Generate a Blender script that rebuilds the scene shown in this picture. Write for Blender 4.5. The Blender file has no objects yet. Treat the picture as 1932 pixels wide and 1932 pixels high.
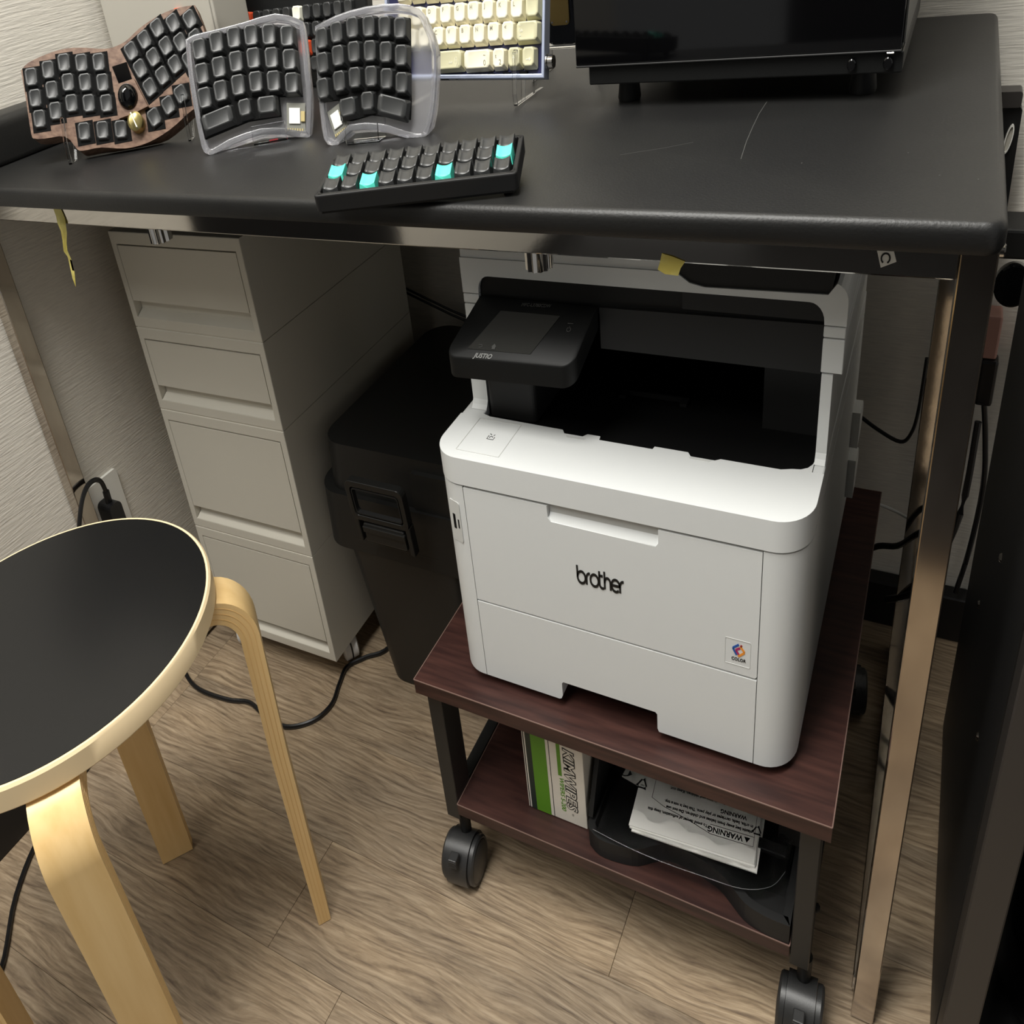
import bpy, bmesh, math, random
from mathutils import Matrix, Vector
random.seed(7)
R_ = math.radians
# ---------------------------------------------------------------- world proportions
# everything is drawn in metres and built with these stretch factors along the room axes
SX, SY, SZ = 0.8184, 1.0040, 1.2132
def W(v): return Vector((v[0]*SX, v[1]*SY, v[2]*SZ))
sc = bpy.context.scene
COL = sc.collection
# ---------------------------------------------------------------- camera
cam_d = bpy.data.cameras.new('camera'); cam = bpy.data.objects.new('camera', cam_d); COL.objects.link(cam)
right = Vector((0.8408404, 0.5165893, -0.1616255)); down = Vector((0.1062916, -0.4503662, -0.8864944)); fwd = Vector((-0.5307442, 0.7282209, -0.4335953))
m = Matrix((right, -down, -fwd)).transposed().to_4x4(); m.translation = W((-0.047288, -0.608133, 0.943081))
cam.matrix_world = m
cam_d.sensor_fit = 'HORIZONTAL'; cam_d.sensor_width = 36
cam_d.lens = 1692.6/1932*36
cam_d.shift_x = (966-659.47)/1932; cam_d.shift_y = -(966-626.05)/1932
cam_d.clip_start = 0.02; cam_d.clip_end = 30
sc.camera = cam
# ---------------------------------------------------------------- world, lights, exposure
wd = bpy.data.worlds.new('room_light'); sc.world = wd; wd.use_nodes = True
wd.node_tree.nodes['Background'].inputs[0].default_value = (0.90, 0.90, 0.88, 1)
wd.node_tree.nodes['Background'].inputs[1].default_value = 0.30
def area(name, loc, size, power, col, target):
    l = bpy.data.lights.new(name, 'AREA'); l.shape = 'RECTANGLE'; l.size, l.size_y = size; l.energy = power; l.color = col
    o = bpy.data.objects.new(name, l); COL.objects.link(o); o.location = W(loc)
    o.rotation_euler = (W(target)-W(loc)).to_track_quat('-Z', 'Y').to_euler()
    return o
area('ceiling_lamp', (-0.40, -0.52, 2.30), (1.1, 0.40), 58, (1.0, 0.985, 0.94), (-0.60, -0.45, 0))
area('front_fill', (-0.95, -1.45, 2.36), (0.9, 0.9), 33, (1.0, 0.985, 0.945), (-0.75, -0.6, 0))  # unseen fill light, added to brighten the surfaces facing the viewer
vs = sc.view_settings
vs.view_transform = 'Standard'; vs.look = 'None'; vs.gamma = 1; vs.use_curve_mapping = False; vs.exposure = 0.13
sc.cycles.max_bounces = 10; sc.cycles.transmission_bounces = 10; sc.cycles.transparent_max_bounces = 12
# ---------------------------------------------------------------- materials
def s2l(c): return tuple(((x/255)/12.92 if x/255 <= 0.04045 else ((x/255+0.055)/1.055)**2.4) for x in c)
def mat(name, rgb, rough=0.5, metal=0.0, spec=0.5, trans=0.0, ior=1.45, coat=0.0, noise=None, bump=None, vary=None, alpha=1.0):
    m = bpy.data.materials.new(name); m.use_nodes = True
    nt = m.node_tree; b = nt.nodes['Principled BSDF']
    c = s2l(rgb)+(1,)
    b.inputs['Base Color'].default_value = c; b.inputs['Roughness'].default_value = rough
    b.inputs['Metallic'].default_value = metal; b.inputs['Specular IOR Level'].default_value = spec
    b.inputs['Transmission Weight'].default_value = trans; b.inputs['IOR'].default_value = ior
    b.inputs['Coat Weight'].default_value = coat; b.inputs['Alpha'].default_value = alpha
    g = nt.nodes.new('ShaderNodeNewGeometry')
    if noise:      # (scale xyz, second colour, contrast low, high)
        scl, rgb2, lo, hi = noise
        mp = nt.nodes.new('ShaderNodeMapping'); mp.inputs['Scale'].default_value = scl
        n = nt.nodes.new('ShaderNodeTexNoise'); n.inputs['Scale'].default_value = 1; n.inputs['Detail'].default_value = 5
        r = nt.nodes.new('ShaderNodeValToRGB'); r.color_ramp.elements[0].position = lo; r.color_ramp.elements[1].position = hi
        r.color_ramp.elements[0].color = c; r.color_ramp.elements[1].color = s2l(rgb2)+(1,)
        nt.links.new(g.outputs['Position'], mp.inputs[0]); nt.links.new(mp.outputs[0], n.inputs['Vector'])
        nt.links.new(n.outputs['Fac'], r.inputs[0]); nt.links.new(r.outputs[0], b.inputs['Base Color'])
    if bump:       # (scale xyz, strength, distance)
        scl, st, di = bump
        mp = nt.nodes.new('ShaderNodeMapping'); mp.inputs['Scale'].default_value = scl
        n = nt.nodes.new('ShaderNodeTexNoise'); n.inputs['Scale'].default_value = 1; n.inputs['Detail'].default_value = 4
        bp = nt.nodes.new('ShaderNodeBump'); bp.inputs['Strength'].default_value = st; bp.inputs['Distance'].default_value = di
        nt.links.new(g.outputs['Position'], mp.inputs[0]); nt.links.new(mp.outputs[0], n.inputs['Vector'])
        nt.links.new(n.outputs['Fac'], bp.inputs['Height']); nt.links.new(bp.outputs[0], b.inputs['Normal'])
    return m
def floor_mat():
    m = bpy.data.materials.new('oak_vinyl'); m.use_nodes = True; nt = m.node_tree; N = nt.nodes.new; L = nt.links.new
    b = nt.nodes['Principled BSDF']; b.inputs['Roughness'].default_value = 0.42; b.inputs['Specular IOR Level'].default_value = 0.4
    g = N('ShaderNodeNewGeometry'); oi = N('ShaderNodeObjectInfo')
    add = N('ShaderNodeVectorMath'); add.operation = 'MULTIPLY_ADD'
    comb = N('ShaderNodeCombineXYZ'); L(oi.outputs['Random'], comb.inputs[0]); L(oi.outputs['Random'], comb.inputs[1]); L(oi.outputs['Random'], comb.inputs[2])
    L(comb.outputs[0], add.inputs[0]); add.inputs[1].default_value = (17.3, 9.1, 0); L(g.outputs['Position'], add.inputs[2])
    # slow warp so that the grain runs in waves and cathedrals
    mp0 = N('ShaderNodeMapping'); mp0.inputs['Scale'].default_value = (3.2, 9, 1); L(add.outputs[0], mp0.inputs[0])
    w = N('ShaderNodeTexNoise'); w.inputs['Scale'].default_value = 1; w.inputs['Detail'].default_value = 2; L(mp0.outputs[0], w.inputs['Vector'])
    ml = N('ShaderNodeMath'); ml.operation = 'MULTIPLY_ADD'; L(w.outputs['Fac'], ml.inputs[0]); ml.inputs[1].default_value = 0.07
    sep = N('ShaderNodeSeparateXYZ'); L(add.outputs[0], sep.inputs[0]); L(sep.outputs[1], ml.inputs[2])
    c2 = N('ShaderNodeCombineXYZ'); L(sep.outputs[0], c2.inputs[0]); L(ml.outputs[0], c2.inputs[1])
    mp1 = N('ShaderNodeMapping'); mp1.inputs['Scale'].default_value = (16, 210, 1); L(c2.outputs[0], mp1.inputs[0])
    n1 = N('ShaderNodeTexNoise'); n1.inputs['Scale'].default_value = 1; n1.inputs['Detail'].default_value = 6; n1.inputs['Roughness'].default_value = 0.62; L(mp1.outputs[0], n1.inputs['Vector'])
    mp2 = N('ShaderNodeMapping'); mp2.inputs['Scale'].default_value = (4, 11, 1); L(add.outputs[0], mp2.inputs[0])
    n2 = N('ShaderNodeTexNoise'); n2.inputs['Scale'].default_value = 1; n2.inputs['Detail'].default_value = 3; L(mp2.outputs[0], n2.inputs['Vector'])
    r1 = N('ShaderNodeValToRGB'); e = r1.color_ramp.elements
    e[0].position = 0.30; e[0].color = s2l((106, 90, 74))+(1,); e[1].position = 0.68; e[1].color = s2l((174, 156, 131))+(1,)
    k = e.new(0.47); k.color = s2l((144, 126, 103))+(1,)
    L(n1.outputs['Fac'], r1.inputs[0])
    r2 = N('ShaderNodeValToRGB'); r2.color_ramp.elements[0].position = 0.35; r2.color_ramp.elements[0].color = (0.66, 0.66, 0.68, 1); r2.color_ramp.elements[1].position = 0.65; r2.color_ramp.elements[1].color = (1.05, 1.02, 0.98, 1)
    L(n2.outputs['Fac'], r2.inputs[0])
    mx = N('ShaderNodeMix'); mx.data_type = 'RGBA'; mx.blend_type = 'MULTIPLY'; mx.inputs[0].default_value = 0.75
    L(r1.outputs[0], mx.inputs[6]); L(r2.outputs[0], mx.inputs[7])
    # thin dark growth lines that follow the warp
    wv = N('ShaderNodeTexWave'); wv.wave_type = 'BANDS'; wv.bands_direction = 'Y'; wv.inputs['Scale'].default_value = 26; wv.inputs['Distortion'].default_value = 5; wv.inputs['Detail'].default_value = 3; wv.inputs['Detail Scale'].default_value = 1.2
    L(c2.outputs[0], wv.inputs['Vector'])
    r3 = N('ShaderNodeValToRGB'); r3.color_ramp.elements[0].position = 0.0; r3.color_ramp.elements[0].color = (0.62, 0.6, 0.58, 1); r3.color_ramp.elements[1].position = 0.28; r3.color_ramp.elements[1].color = (1, 1, 1, 1)
    L(wv.outputs['Fac'], r3.inputs[0])
    mx2 = N('ShaderNodeMix'); mx2.data_type = 'RGBA'; mx2.blend_type = 'MULTIPLY'; mx2.inputs[0].default_value = 0.45
    L(mx.outputs[2], mx2.inputs[6]); L(r3.outputs[0], mx2.inputs[7]); L(mx2.outputs[2], b.inputs['Base Color'])
    bp = N('ShaderNodeBump'); bp.inputs['Strength'].default_value = 0.5; bp.inputs['Distance'].default_value = 0.0012
    L(n1.outputs['Fac'], bp.inputs['Height']); L(bp.outputs[0], b.inputs['Normal'])
    return m
def cartwood_mat(name, c1, c2, rough=0.42):
    return mat(name, c1, rough, spec=0.45, noise=((14, 120, 120), c2, 0.35, 0.7), bump=((14, 160, 160), 0.12, 0.0006))
M = dict(
 floor=floor_mat(),
 wall=mat('linen_wallpaper', (222, 217, 206), 0.75, noise=((60, 60, 420), (212, 207, 197), 0.4, 0.7), bump=((26, 26, 330), 0.55, 0.0016)),
 white_wall=mat('ceiling_paint', (225, 220, 210), 0.8),
 skirt=mat('black_skirting', (18, 17, 17), 0.5),
 desk=mat('black_leatherette', (22, 22, 22), 0.44, spec=0.5, bump=((500, 500, 500), 0.25, 0.0008), noise=((7, 7, 7), (28, 28, 27), 0.4, 0.7)),
 chrome=mat('polished_chrome', (200, 196, 190), 0.07, metal=1, bump=((30, 30, 30), 0.05, 0.001)),
 steel=mat('stained_steel', (196, 188, 178), 0.13, metal=1, noise=((25, 25, 9), (170, 160, 150), 0.35, 0.7)),
 pwhite=mat('printer_white', (211, 213, 212), 0.42),
 pwhite2=mat('printer_white_inner', (196, 197, 194), 0.45),
 pblack=mat('printer_black', (13, 14, 14), 0.5, spec=0.35),
 pblack2=mat('printer_black_matt', (26, 26, 26), 0.55, spec=0.4),
 gblack=mat('gloss_black', (6, 6, 7), 0.06, spec=0.6),
 screen=mat('screen_glass', (52, 52, 50), 0.12, spec=0.5),
 ink=mat('black_ink', (16, 16, 16), 0.5),
 inkgrey=mat('grey_print', (150, 150, 148), 0.5),
 inkdim=mat('dim_print', (70, 70, 68), 0.5),
 cart=cartwood_mat('mahogany_laminate', (44, 25, 22), (68, 42, 36)),
 cartedge=mat('mahogany_edge_band', (108, 86, 78), 0.4),
 cartsteel=mat('black_powder_coat', (30, 30, 29), 0.45),
 caster=mat('caster_plastic', (42, 42, 42), 0.38, bump=((900, 900, 900), 0.12, 0.0004)),
 drawer=mat('grey_polypropylene', (196, 192, 180), 0.5, bump=((700, 700, 700), 0.08, 0.0004)),
 cwheel=mat('grey_caster', (205, 205, 204), 0.25),
 trunk=mat('black_trunk_plastic', (23, 23, 22), 0.42, bump=((400, 400, 400), 0.15, 0.0006)),
 birch=mat('birch', (240, 206, 148), 0.36, spec=0.4, noise=((60, 60, 5), (226, 188, 126), 0.35, 0.75)),
 birchply=mat('birch_laminate', (226, 186, 124), 0.4, noise=((9, 9, 2), (200, 154, 94), 0.45, 0.75)),
 rim=mat('birch_rim', (240, 216, 174), 0.36),
 lino=mat('black_linoleum', (24, 24, 24), 0.26, spec=0.5),
 walnut=mat('walnut', (124, 98, 80), 0.45, noise=((40, 200, 200), (84, 58, 44), 0.35, 0.7)),
 key=mat('black_keycap', (48, 49, 49), 0.40, spec=0.6),
 teal=mat('teal_keycap', (92, 232, 208), 0.5),
 orange=mat('orange_keycap', (240, 92, 52), 0.5),
 red=mat('red_keycap', (190, 30, 40), 0.5),
 cream=mat('cream_keycap', (238, 232, 208), 0.48),
 olive=mat('olive_keycap', (206, 202, 168), 0.48),
 legend=mat('keycap_legend', (150, 146, 126), 0.6),
 legendw=mat('keycap_legend_white', (240, 238, 220), 0.6),
 bluecase=mat('pale_blue_aluminium', (196, 206, 232), 0.35, metal=0.6),
 navy=mat('navy_plate', (30, 32, 66), 0.4),
 clear=mat('clear_plastic', (232, 232, 236), 0.13, trans=0.88, ior=1.42),
 acrylic=mat('clear_acrylic', (245, 246, 246), 0.02, trans=1.0, ior=1.45),
 bag=mat('clear_bag', (250, 250, 250), 0.16, trans=1.0, ior=1.17),
 brass=mat('brass', (190, 160, 96), 0.28, metal=1),
 gold=mat('gold_paint', (196, 180, 120), 0.3, metal=0.9),
 grey=mat('grey_panel', (176, 172, 162), 0.5),
 pcb=mat('circuit_board', (120, 120, 112), 0.4),
 pins=mat('gold_pins', (214, 196, 140), 0.35, metal=0.5),
 label=mat('white_label', (225, 225, 222), 0.5),
 switch=mat('clear_switch', (150, 150, 150), 0.12, trans=0.6, ior=1.4),
 paper=mat('paper', (226, 225, 220), 0.6),
 green=mat('green_print', (88, 140, 32), 0.5),
 dkgreen=mat('dark_green_print', (28, 40, 34), 0.5),
 carton=mat('white_carton', (222, 217, 206), 0.5),
 tape=mat('yellow_tape', (206, 190, 96), 0.55, noise=((60, 60, 60), (226, 214, 130), 0.4, 0.6)),
 sticker=mat('grey_sticker', (225, 223, 215), 0.5),
 blue=mat('print_blue', (36, 84, 158), 0.5), crimson=mat('print_crimson', (168, 40, 92), 0.5), amber=mat('print_amber', (222, 140, 50), 0.5), darkred=mat('print_dark_red', (150, 44, 44), 0.5),
 cable=mat('black_cable', (20, 20, 21), 0.35),
 cablew=mat('white_cable', (220, 220, 216), 0.4),
 outlet=mat('white_outlet', (226, 224, 216), 0.4),
 rack=mat('black_rack', (15, 15, 15), 0.5),
 racklit=mat('black_rack_lit', (50, 47, 45), 0.4),  # lighter copy of the rack black, light on the front put into the colour
 copper=mat('pink_plug', (170, 128, 116), 0.45),
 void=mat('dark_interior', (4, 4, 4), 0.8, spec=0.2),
)
# ---------------------------------------------------------------- geometry helpers (drawn in metres)
def FR(o, e1, e2, n):
    m = Matrix.Identity(4)
    for i, v in enumerate((Vector(e1), Vector(e2), Vector(n))):
        for j in range(3): m[j][i] = v[j]
    m.translation = Vector(o); return m
def tiltframe(o, yaw, tilt):
    y, t = R_(yaw), R_(tilt)
    e1 = Vector((math.cos(y), math.sin(y), 0)); b = Vector((-math.sin(y), math.cos(y), 0))
    e2 = Vector((0, 0, 1))*math.cos(t)+b*math.sin(t); return FR(o, e1, e2, e1.cross(e2))
XZ = FR((0, 0, 0), (1, 0, 0), (0, 0, 1), (0, -1, 0))       # local x = room x, local y = height, local z = towards the viewer
I4 = Matrix.Identity(4)
class G:
    def __init__(s): s.bm = bmesh.new()
    def add(s, b, M4=None):
        M4 = M4 or I4
        vm = {v: s.bm.verts.new(M4 @ v.co) for v in b.verts}
        for f in b.faces:
            try: nf = s.bm.faces.new([vm[v] for v in f.verts]); nf.smooth = f.smooth
            except ValueError: pass
        b.free(); return s
    def box(s, x0, x1, y0, y1, z0, z1, bev=0, seg=2, M4=None):
        b = bmesh.new(); bmesh.ops.create_cube(b, size=1)
        for v in b.verts: v.co = Vector(((x0+x1)/2+v.co.x*(x1-x0), (y0+y1)/2+v.co.y*(y1-y0), (z0+z1)/2+v.co.z*(z1-z0)))
        if bev: 
            r = bmesh.ops.bevel(b, geom=b.edges[:], offset=bev, segments=seg, profile=0.5, affect='EDGES')
            for f in b.faces: f.smooth = False
        return s.add(b, M4)
    def prism(s, poly, z0, z1, bev=0, seg=2, M4=None, top_only=False, taper=None):
        b = bmesh.new()
        a = sum(poly[i][0]*poly[(i+1) % len(poly)][1]-poly[(i+1) % len(poly)][0]*poly[i][1] for i in range(len(poly)))
        if a < 0: poly = poly[::-1]
        tp = taper or (lambda p: p)
        lo = [b.verts.new((p[0], p[1], z0)) for p in poly]; hi = [b.verts.new((*tp(p), z1)) for p in poly]
        n = len(poly); b.faces.new(lo[::-1]); tf = b.faces.new(hi)
        for i in range(n): b.faces.new((lo[i], lo[(i+1) % n], hi[(i+1) % n], hi[i]))
        if bev:
            ed = [e for e in b.edges if (e.verts[0].co.z == z1 and e.verts[1].co.z == z1) or (not top_only and e.verts[0].co.z == z0 and e.verts[1].co.z == z0)]
            bmesh.ops.bevel(b, geom=ed, offset=bev, segments=seg, profile=0.5, affect='EDGES', clamp_overlap=True)
        return s.add(b, M4)
    def lathe(s, prof, n=32, M4=None, smooth=True):     # prof: (r, z)
        b = bmesh.new(); rings = []
        for r, z in prof:
            rings.append([b.verts.new((r*math.cos(2*math.pi*i/n), r*math.sin(2*math.pi*i/n), z)) for i in range(n)] if r > 1e-6 else [b.verts.new((0, 0, z))])
        for a, c in zip(rings, rings[1:]):
            for i in range(n):
                j = (i+1) % n
                if len(a) == 1 and len(c) == 1: continue
                if len(a) == 1: f = b.faces.new((a[0], c[j], c[i]))
                elif len(c) == 1: f = b.faces.new((a[i], a[j], c[0]))
                else: f = b.faces.new((a[i], a[j], c[j], c[i]))
                f.smooth = smooth
        bmesh.ops.recalc_face_normals(b, faces=b.faces[:])
        return s.add(b, M4)
    def tube(s, pts, r, n=8, M4=None, sub=4):
        pts = spline([Vector(p) for p in pts], sub) if sub > 1 else [Vector(p) for p in pts]
        b = bmesh.new(); rings = []; up = Vector((0.13, 0.21, 0.97)).normalized()
        for i, p in enumerate(pts):
            t = (pts[min(i+1, len(pts)-1)]-pts[max(i-1, 0)]).normalized()
            u = t.cross(up)
            if u.length < 1e-3: u = t.cross(Vector((1, 0, 0)))
            u.normalize(); v = t.cross(u)
            rings.append([b.verts.new(p+(u*math.cos(2*math.pi*k/n)+v*math.sin(2*math.pi*k/n))*r) for k in range(n)])
        for a, c in zip(rings, rings[1:]):
            for k in range(n): f = b.faces.new((a[k], a[(k+1) % n], c[(k+1) % n], c[k])); f.smooth = True
        b.faces.new(rings[0][::-1]); b.faces.new(rings[-1])
        bmesh.ops.recalc_face_normals(b, faces=b.faces[:])
        return s.add(b, M4)
    def ribbon(s, pts, w, th, M4=None):      # stroke of width w along 2-D points, thickness th out of the plane
        b = bmesh.new(); L = []
        for i, p in enumerate(pts):
            p = Vector(p[:2]); q0 = Vector(pts[max(i-1, 0)][:2]); q1 = Vector(pts[min(i+1, len(pts)-1)][:2])
            t = (q1-q0); t = t.normalized() if t.length > 0 else Vector((1, 0)); nn = Vector((-t.y, t.x))*w/2
            L.append([b.verts.new((*(p+nn), 0)), b.verts.new((*(p-nn), 0)), b.verts.new((*(p-nn), th)), b.verts.new((*(p+nn), th))])
        for a, c in zip(L, L[1:]):
            for k in range(4): b.faces.new((a[k], a[(k+1) % 4], c[(k+1) % 4], c[k]))
        b.faces.new(L[0][::-1]); b.faces.new(L[-1]); bmesh.ops.recalc_face_normals(b, faces=b.faces[:])
        return s.add(b, M4)
    def ring(s, outer, inner, z0, z1, bev=0, M4=None):    # same number of points in both loops
        b = bmesh.new(); n = len(outer)
        V = [[b.verts.new((p[0], p[1], z)) for p in lp] for lp in (outer, inner) for z in (z0, z1)]
        o0, o1, i0, i1 = V
        for k in range(n):
            j = (k+1) % n
            b.faces.new((o0[k], o0[j], o1[j], o1[k])); b.faces.new((i0[j], i0[k], i1[k], i1[j]))
            b.faces.new((o1[k], o1[j], i1[j], i1[k])); b.faces.new((o0[j], o0[k], i0[k], i0[j]))
        bmesh.ops.recalc_face_normals(b, faces=b.faces[:])
        if bev:
            ed = [e for e in b.edges if abs(e.verts[0].co.z-z1) < 1e-7 and abs(e.verts[1].co.z-z1) < 1e-7 and len({v.index for v in e.verts}) == 2 and e.calc_face_angle(0) > 0.5]
            bmesh.ops.bevel(b, geom=ed, offset=bev, segments=2, profile=0.5, affect='EDGES', clamp_overlap=True)
        return s.add(b, M4)
    def sheet(s, rows, th, M4=None):      # grid of points, given thickness downwards
        b = bmesh.new(); nr, nc = len(rows), len(rows[0])
        T = [[b.verts.new(p) for p in r] for r in rows]; Bt = [[b.verts.new((p[0], p[1], p[2]-th)) for p in r] for r in rows]
        for i in range(nr-1):
            for j in range(nc-1):
                f = b.faces.new((T[i][j], T[i][j+1], T[i+1][j+1], T[i+1][j])); f.smooth = True
                f = b.faces.new((Bt[i][j], Bt[i+1][j], Bt[i+1][j+1], Bt[i][j+1])); f.smooth = True
        for i in range(nr-1):
            b.faces.new((T[i][0], T[i+1][0], Bt[i+1][0], Bt[i][0])); b.faces.new((T[i][-1], Bt[i][-1], Bt[i+1][-1], T[i+1][-1]))
        for j in range(nc-1):
            b.faces.new((T[0][j], Bt[0][j], Bt[0][j+1], T[0][j+1])); b.faces.new((T[-1][j], T[-1][j+1], Bt[-1][j+1], Bt[-1][j]))
        bmesh.ops.recalc_face_normals(b, faces=b.faces[:])
        return s.add(b, M4)
    def stack(s, rings, M4=None):      # closed loops of equal length laid on one another
        b = bmesh.new(); V = [[b.verts.new((p[0], p[1], z)) for p in lp] for lp, z in rings]; n = len(V[0])
        for A, B_ in zip(V, V[1:]):
            for i in range(n): f = b.faces.new((A[i], A[(i+1) % n], B_[(i+1) % n], B_[i])); f.smooth = True
        b.faces.new(V[0][::-1]); b.faces.new(V[-1]); return s.add(b, M4)
    def text(s, txt, size, th, M4, shear=0, off=0, align='LEFT', sx=1.0):
        cu = bpy.data.curves.new('t', 'FONT'); cu.body = txt; cu.size = size; cu.extrude = th/2; cu.offset = off; cu.align_x = align; cu.resolution_u = 3; cu.shear = shear
        o = bpy.data.objects.new('t', cu); me = bpy.data.meshes.new_from_object(o)
        b = bmesh.new(); b.from_mesh(me); bpy.data.objects.remove(o); bpy.data.curves.remove(cu); bpy.data.meshes.remove(me)
        for v in b.verts: v.co.z += th/2; v.co.x *= sx
        return s.add(b, M4)
def spline(P, sub):
    out = []
    for i in range(len(P)-1):
        p0, p1, p2, p3 = P[max(i-1, 0)], P[i], P[i+1], P[min(i+2, len(P)-1)]
        for k in range(sub):
            t = k/sub; out.append(0.5*((2*p1)+(p2-p0)*t+(2*p0-5*p1+4*p2-p3)*t*t+(3*p1-p0-3*p2+p3)*t**3))
    return out+[P[-1]]
def rrect(x0, x1, y0, y1, r, n=6, rs=None):       # rounded rectangle, rs = radius per corner (ll, lr, ur, ul)
    rs = rs or (r,)*4; out = []
    for (cx, cy, a0), rr in zip(((x0, y0, 180), (x1, y0, 270), (x1, y1, 0), (x0, y1, 90)), rs):
        if rr <= 0: out.append((cx, cy)); continue
        ox = cx+(rr if cx == x0 else -rr); oy = cy+(rr if cy == y0 else -rr)
        for k in range(n+1):
            a = R_(a0+90*k/n); out.append((ox+rr*math.cos(a), oy+rr*math.sin(a)))
    return out
def arc(cx, cy, r, a0, a1, n=10, ry=None):
    ry = ry or r
    return [(cx+r*math.cos(R_(a0+(a1-a0)*k/n)), cy+ry*math.sin(R_(a0+(a1-a0)*k/n))) for k in range(n+1)]
def inset(poly, d):
    n = len(poly); a = sum(poly[i][0]*poly[(i+1) % n][1]-poly[(i+1) % n][0]*poly[i][1] for i in range(n)); sg = 1 if a > 0 else -1; out = []
    for i in range(n):
        p, q, r = Vector(poly[i-1]), Vector(poly[i]), Vector(poly[(i+1) % n])
        t1 = (q-p).normalized(); t2 = (r-q).normalized(); nn = Vector((-(t1.y+t2.y), t1.x+t2.x))
        nn = nn.normalized() if nn.length > 1e-6 else Vector((-t1.y, t1.x))
        k = max(0.5, nn.dot(Vector((-t1.y, t1.x)))); out.append(tuple(q+nn*d*sg/k))
    return out
# ---------------------------------------------------------------- objects
ORG = {}
def tag(o, label=None, cat=None, group=None, kind=None):
    if label: o['label'] = label
    if cat: o['category'] = cat
    if group: o['group'] = group
    if kind: o['kind'] = kind
    return o
def thing(name, label, cat, loc, group=None):
    o = bpy.data.objects.new(name, None); COL.objects.link(o); o.empty_display_size = 0.02
    w = W(loc); o.location = w; ORG[o] = w; return tag(o, label, cat, group)
def part(name, g, m, parent=None, label=None, cat=None, group=None, kind=None, smooth=None):
    bm = g.bm if isinstance(g, G) else g
    for v in bm.verts: v.co = W(v.co)
    c = Vector((0, 0, 0))
    xs = [v.co.x for v in bm.verts]; ys = [v.co.y for v in bm.verts]; zs = [v.co.z for v in bm.verts]
    c = Vector(((min(xs)+max(xs))/2, (min(ys)+max(ys))/2, min(zs)))
    for v in bm.verts: v.co -= c
    me = bpy.data.meshes.new(name); bm.to_mesh(me); bm.free(); me.materials.append(m)
    if smooth: me.set_sharp_from_angle(angle=R_(smooth)); me.polygons.foreach_set('use_smooth', [True]*len(me.polygons))
    elif any(p.use_smooth for p in me.polygons): me.set_sharp_from_angle(angle=R_(32))
    o = bpy.data.objects.new(name, me); COL.objects.link(o)
    if parent is not None: o.parent = parent; o.location = c-ORG[parent]
    else: o.location = c
    ORG[o] = c
    return tag(o, label, cat, group, kind)
MC = {}
def piece(name, key, make, Rm, pos, m, parent, label=None):
    """one of many alike pieces; those with the same key share their mesh. make() -> G in local axes, Rm = 3x3 orientation"""
    k = (key, m.name)
    if k not in MC:
        g = make(); bm = g.bm
        for v in bm.verts: v.co = W(Rm @ v.co)
        me = bpy.data.meshes.new(name); bm.to_mesh(me); bm.free(); me.materials.append(m)
        MC[k] = me
    o = bpy.data.objects.new(name, MC[k]); COL.objects.link(o); w = W(pos); o.parent = parent
    o.location = w-(ORG[parent] if parent is not None else Vector()); ORG[o] = w
    if label: o['label'] = label
    return o
# ================================================================ ROOM
def build_room():
    fx0, fx1, fy0, fy1 = -1.312, 1.2, -2.2, 0.656
    fl = part('floor', G().box(fx0, fx1, fy0, fy1, -0.03, -0.0045), M['skirt'], kind='structure')
    # planks run along x; rows are 0.152 deep, ends staggered
    rows = [-0.043+0.152*k for k in range(-14, 5)]
    for i, y0 in enumerate(rows):
        k = round((y0+0.043)/0.152)
        L = 0.92; s = {-1: -0.775, 0: -0.312, 1: -1.233}.get(k, -0.9+0.37*((k*5) % 7)-0.3)
        x = s-L*math.ceil((s-fx0)/L)
        while x < fx1:
            a, b = max(x, fx0), min(x+L, fx1)
            if b-a > 0.02 and y0+0.152 > fy0 and y0 < fy1:
                ya, yb = max(y0, fy0), min(y0+0.152, fy1)
                if yb-ya > 0.01:
                    part('plank', G().box(a+0.0002, b-0.0002, ya+0.00015, yb-0.00015, -0.0045, 0, 0.0004, 1), M['floor'], fl)
            x += L
    part('dark_reflection_sheet', G().box(-1.29, 1.2, -2.195, -0.72, 0.0003, 0.006), M['skirt'], fl)  # unseen dark sheet on the floor, added so the chrome legs reflect dark
    H = 2.5
    part('wall_back', G().box(-1.332, 1.2, 0.656, 0.69, -0.03, H), M['wall'], kind='structure')
    part('wall_left', G().box(-1.345, -1.312, -2.2, 0.69, -0.03, H), M['wall'], kind='structure')
    part('ceiling', G().box(-1.345, 1.2, -2.2, 0.69, H, H+0.03), M['white_wall'], kind='structure')
    part('dark_reflection_wall', G().box(-0.62, 1.2, -2.23, -2.2, -0.03, 2.5), M['skirt'], kind='structure')  # unseen dark section behind the camera, added to darken the chrome reflections
    part('dark_reflection_panel', G().box(-1.3118, -1.300, -1.00, -0.36, 0.0, 2.0, 0.002, 1), M['skirt'], kind='structure')  # made-up dark panel out of view, gives the chrome rail its dark stretch
    part('baseboard_back', G().box(-1.312, 1.2, 0.627, 0.656, 0.0, 0.068, 0.002, 1), M['skirt'], kind='structure')
    part('baseboard_left', G().box(-1.312, -1.290, -2.2, 0.6265, 0.0, 0.06, 0.002, 1), M['skirt'], kind='structure')
build_room()
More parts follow.
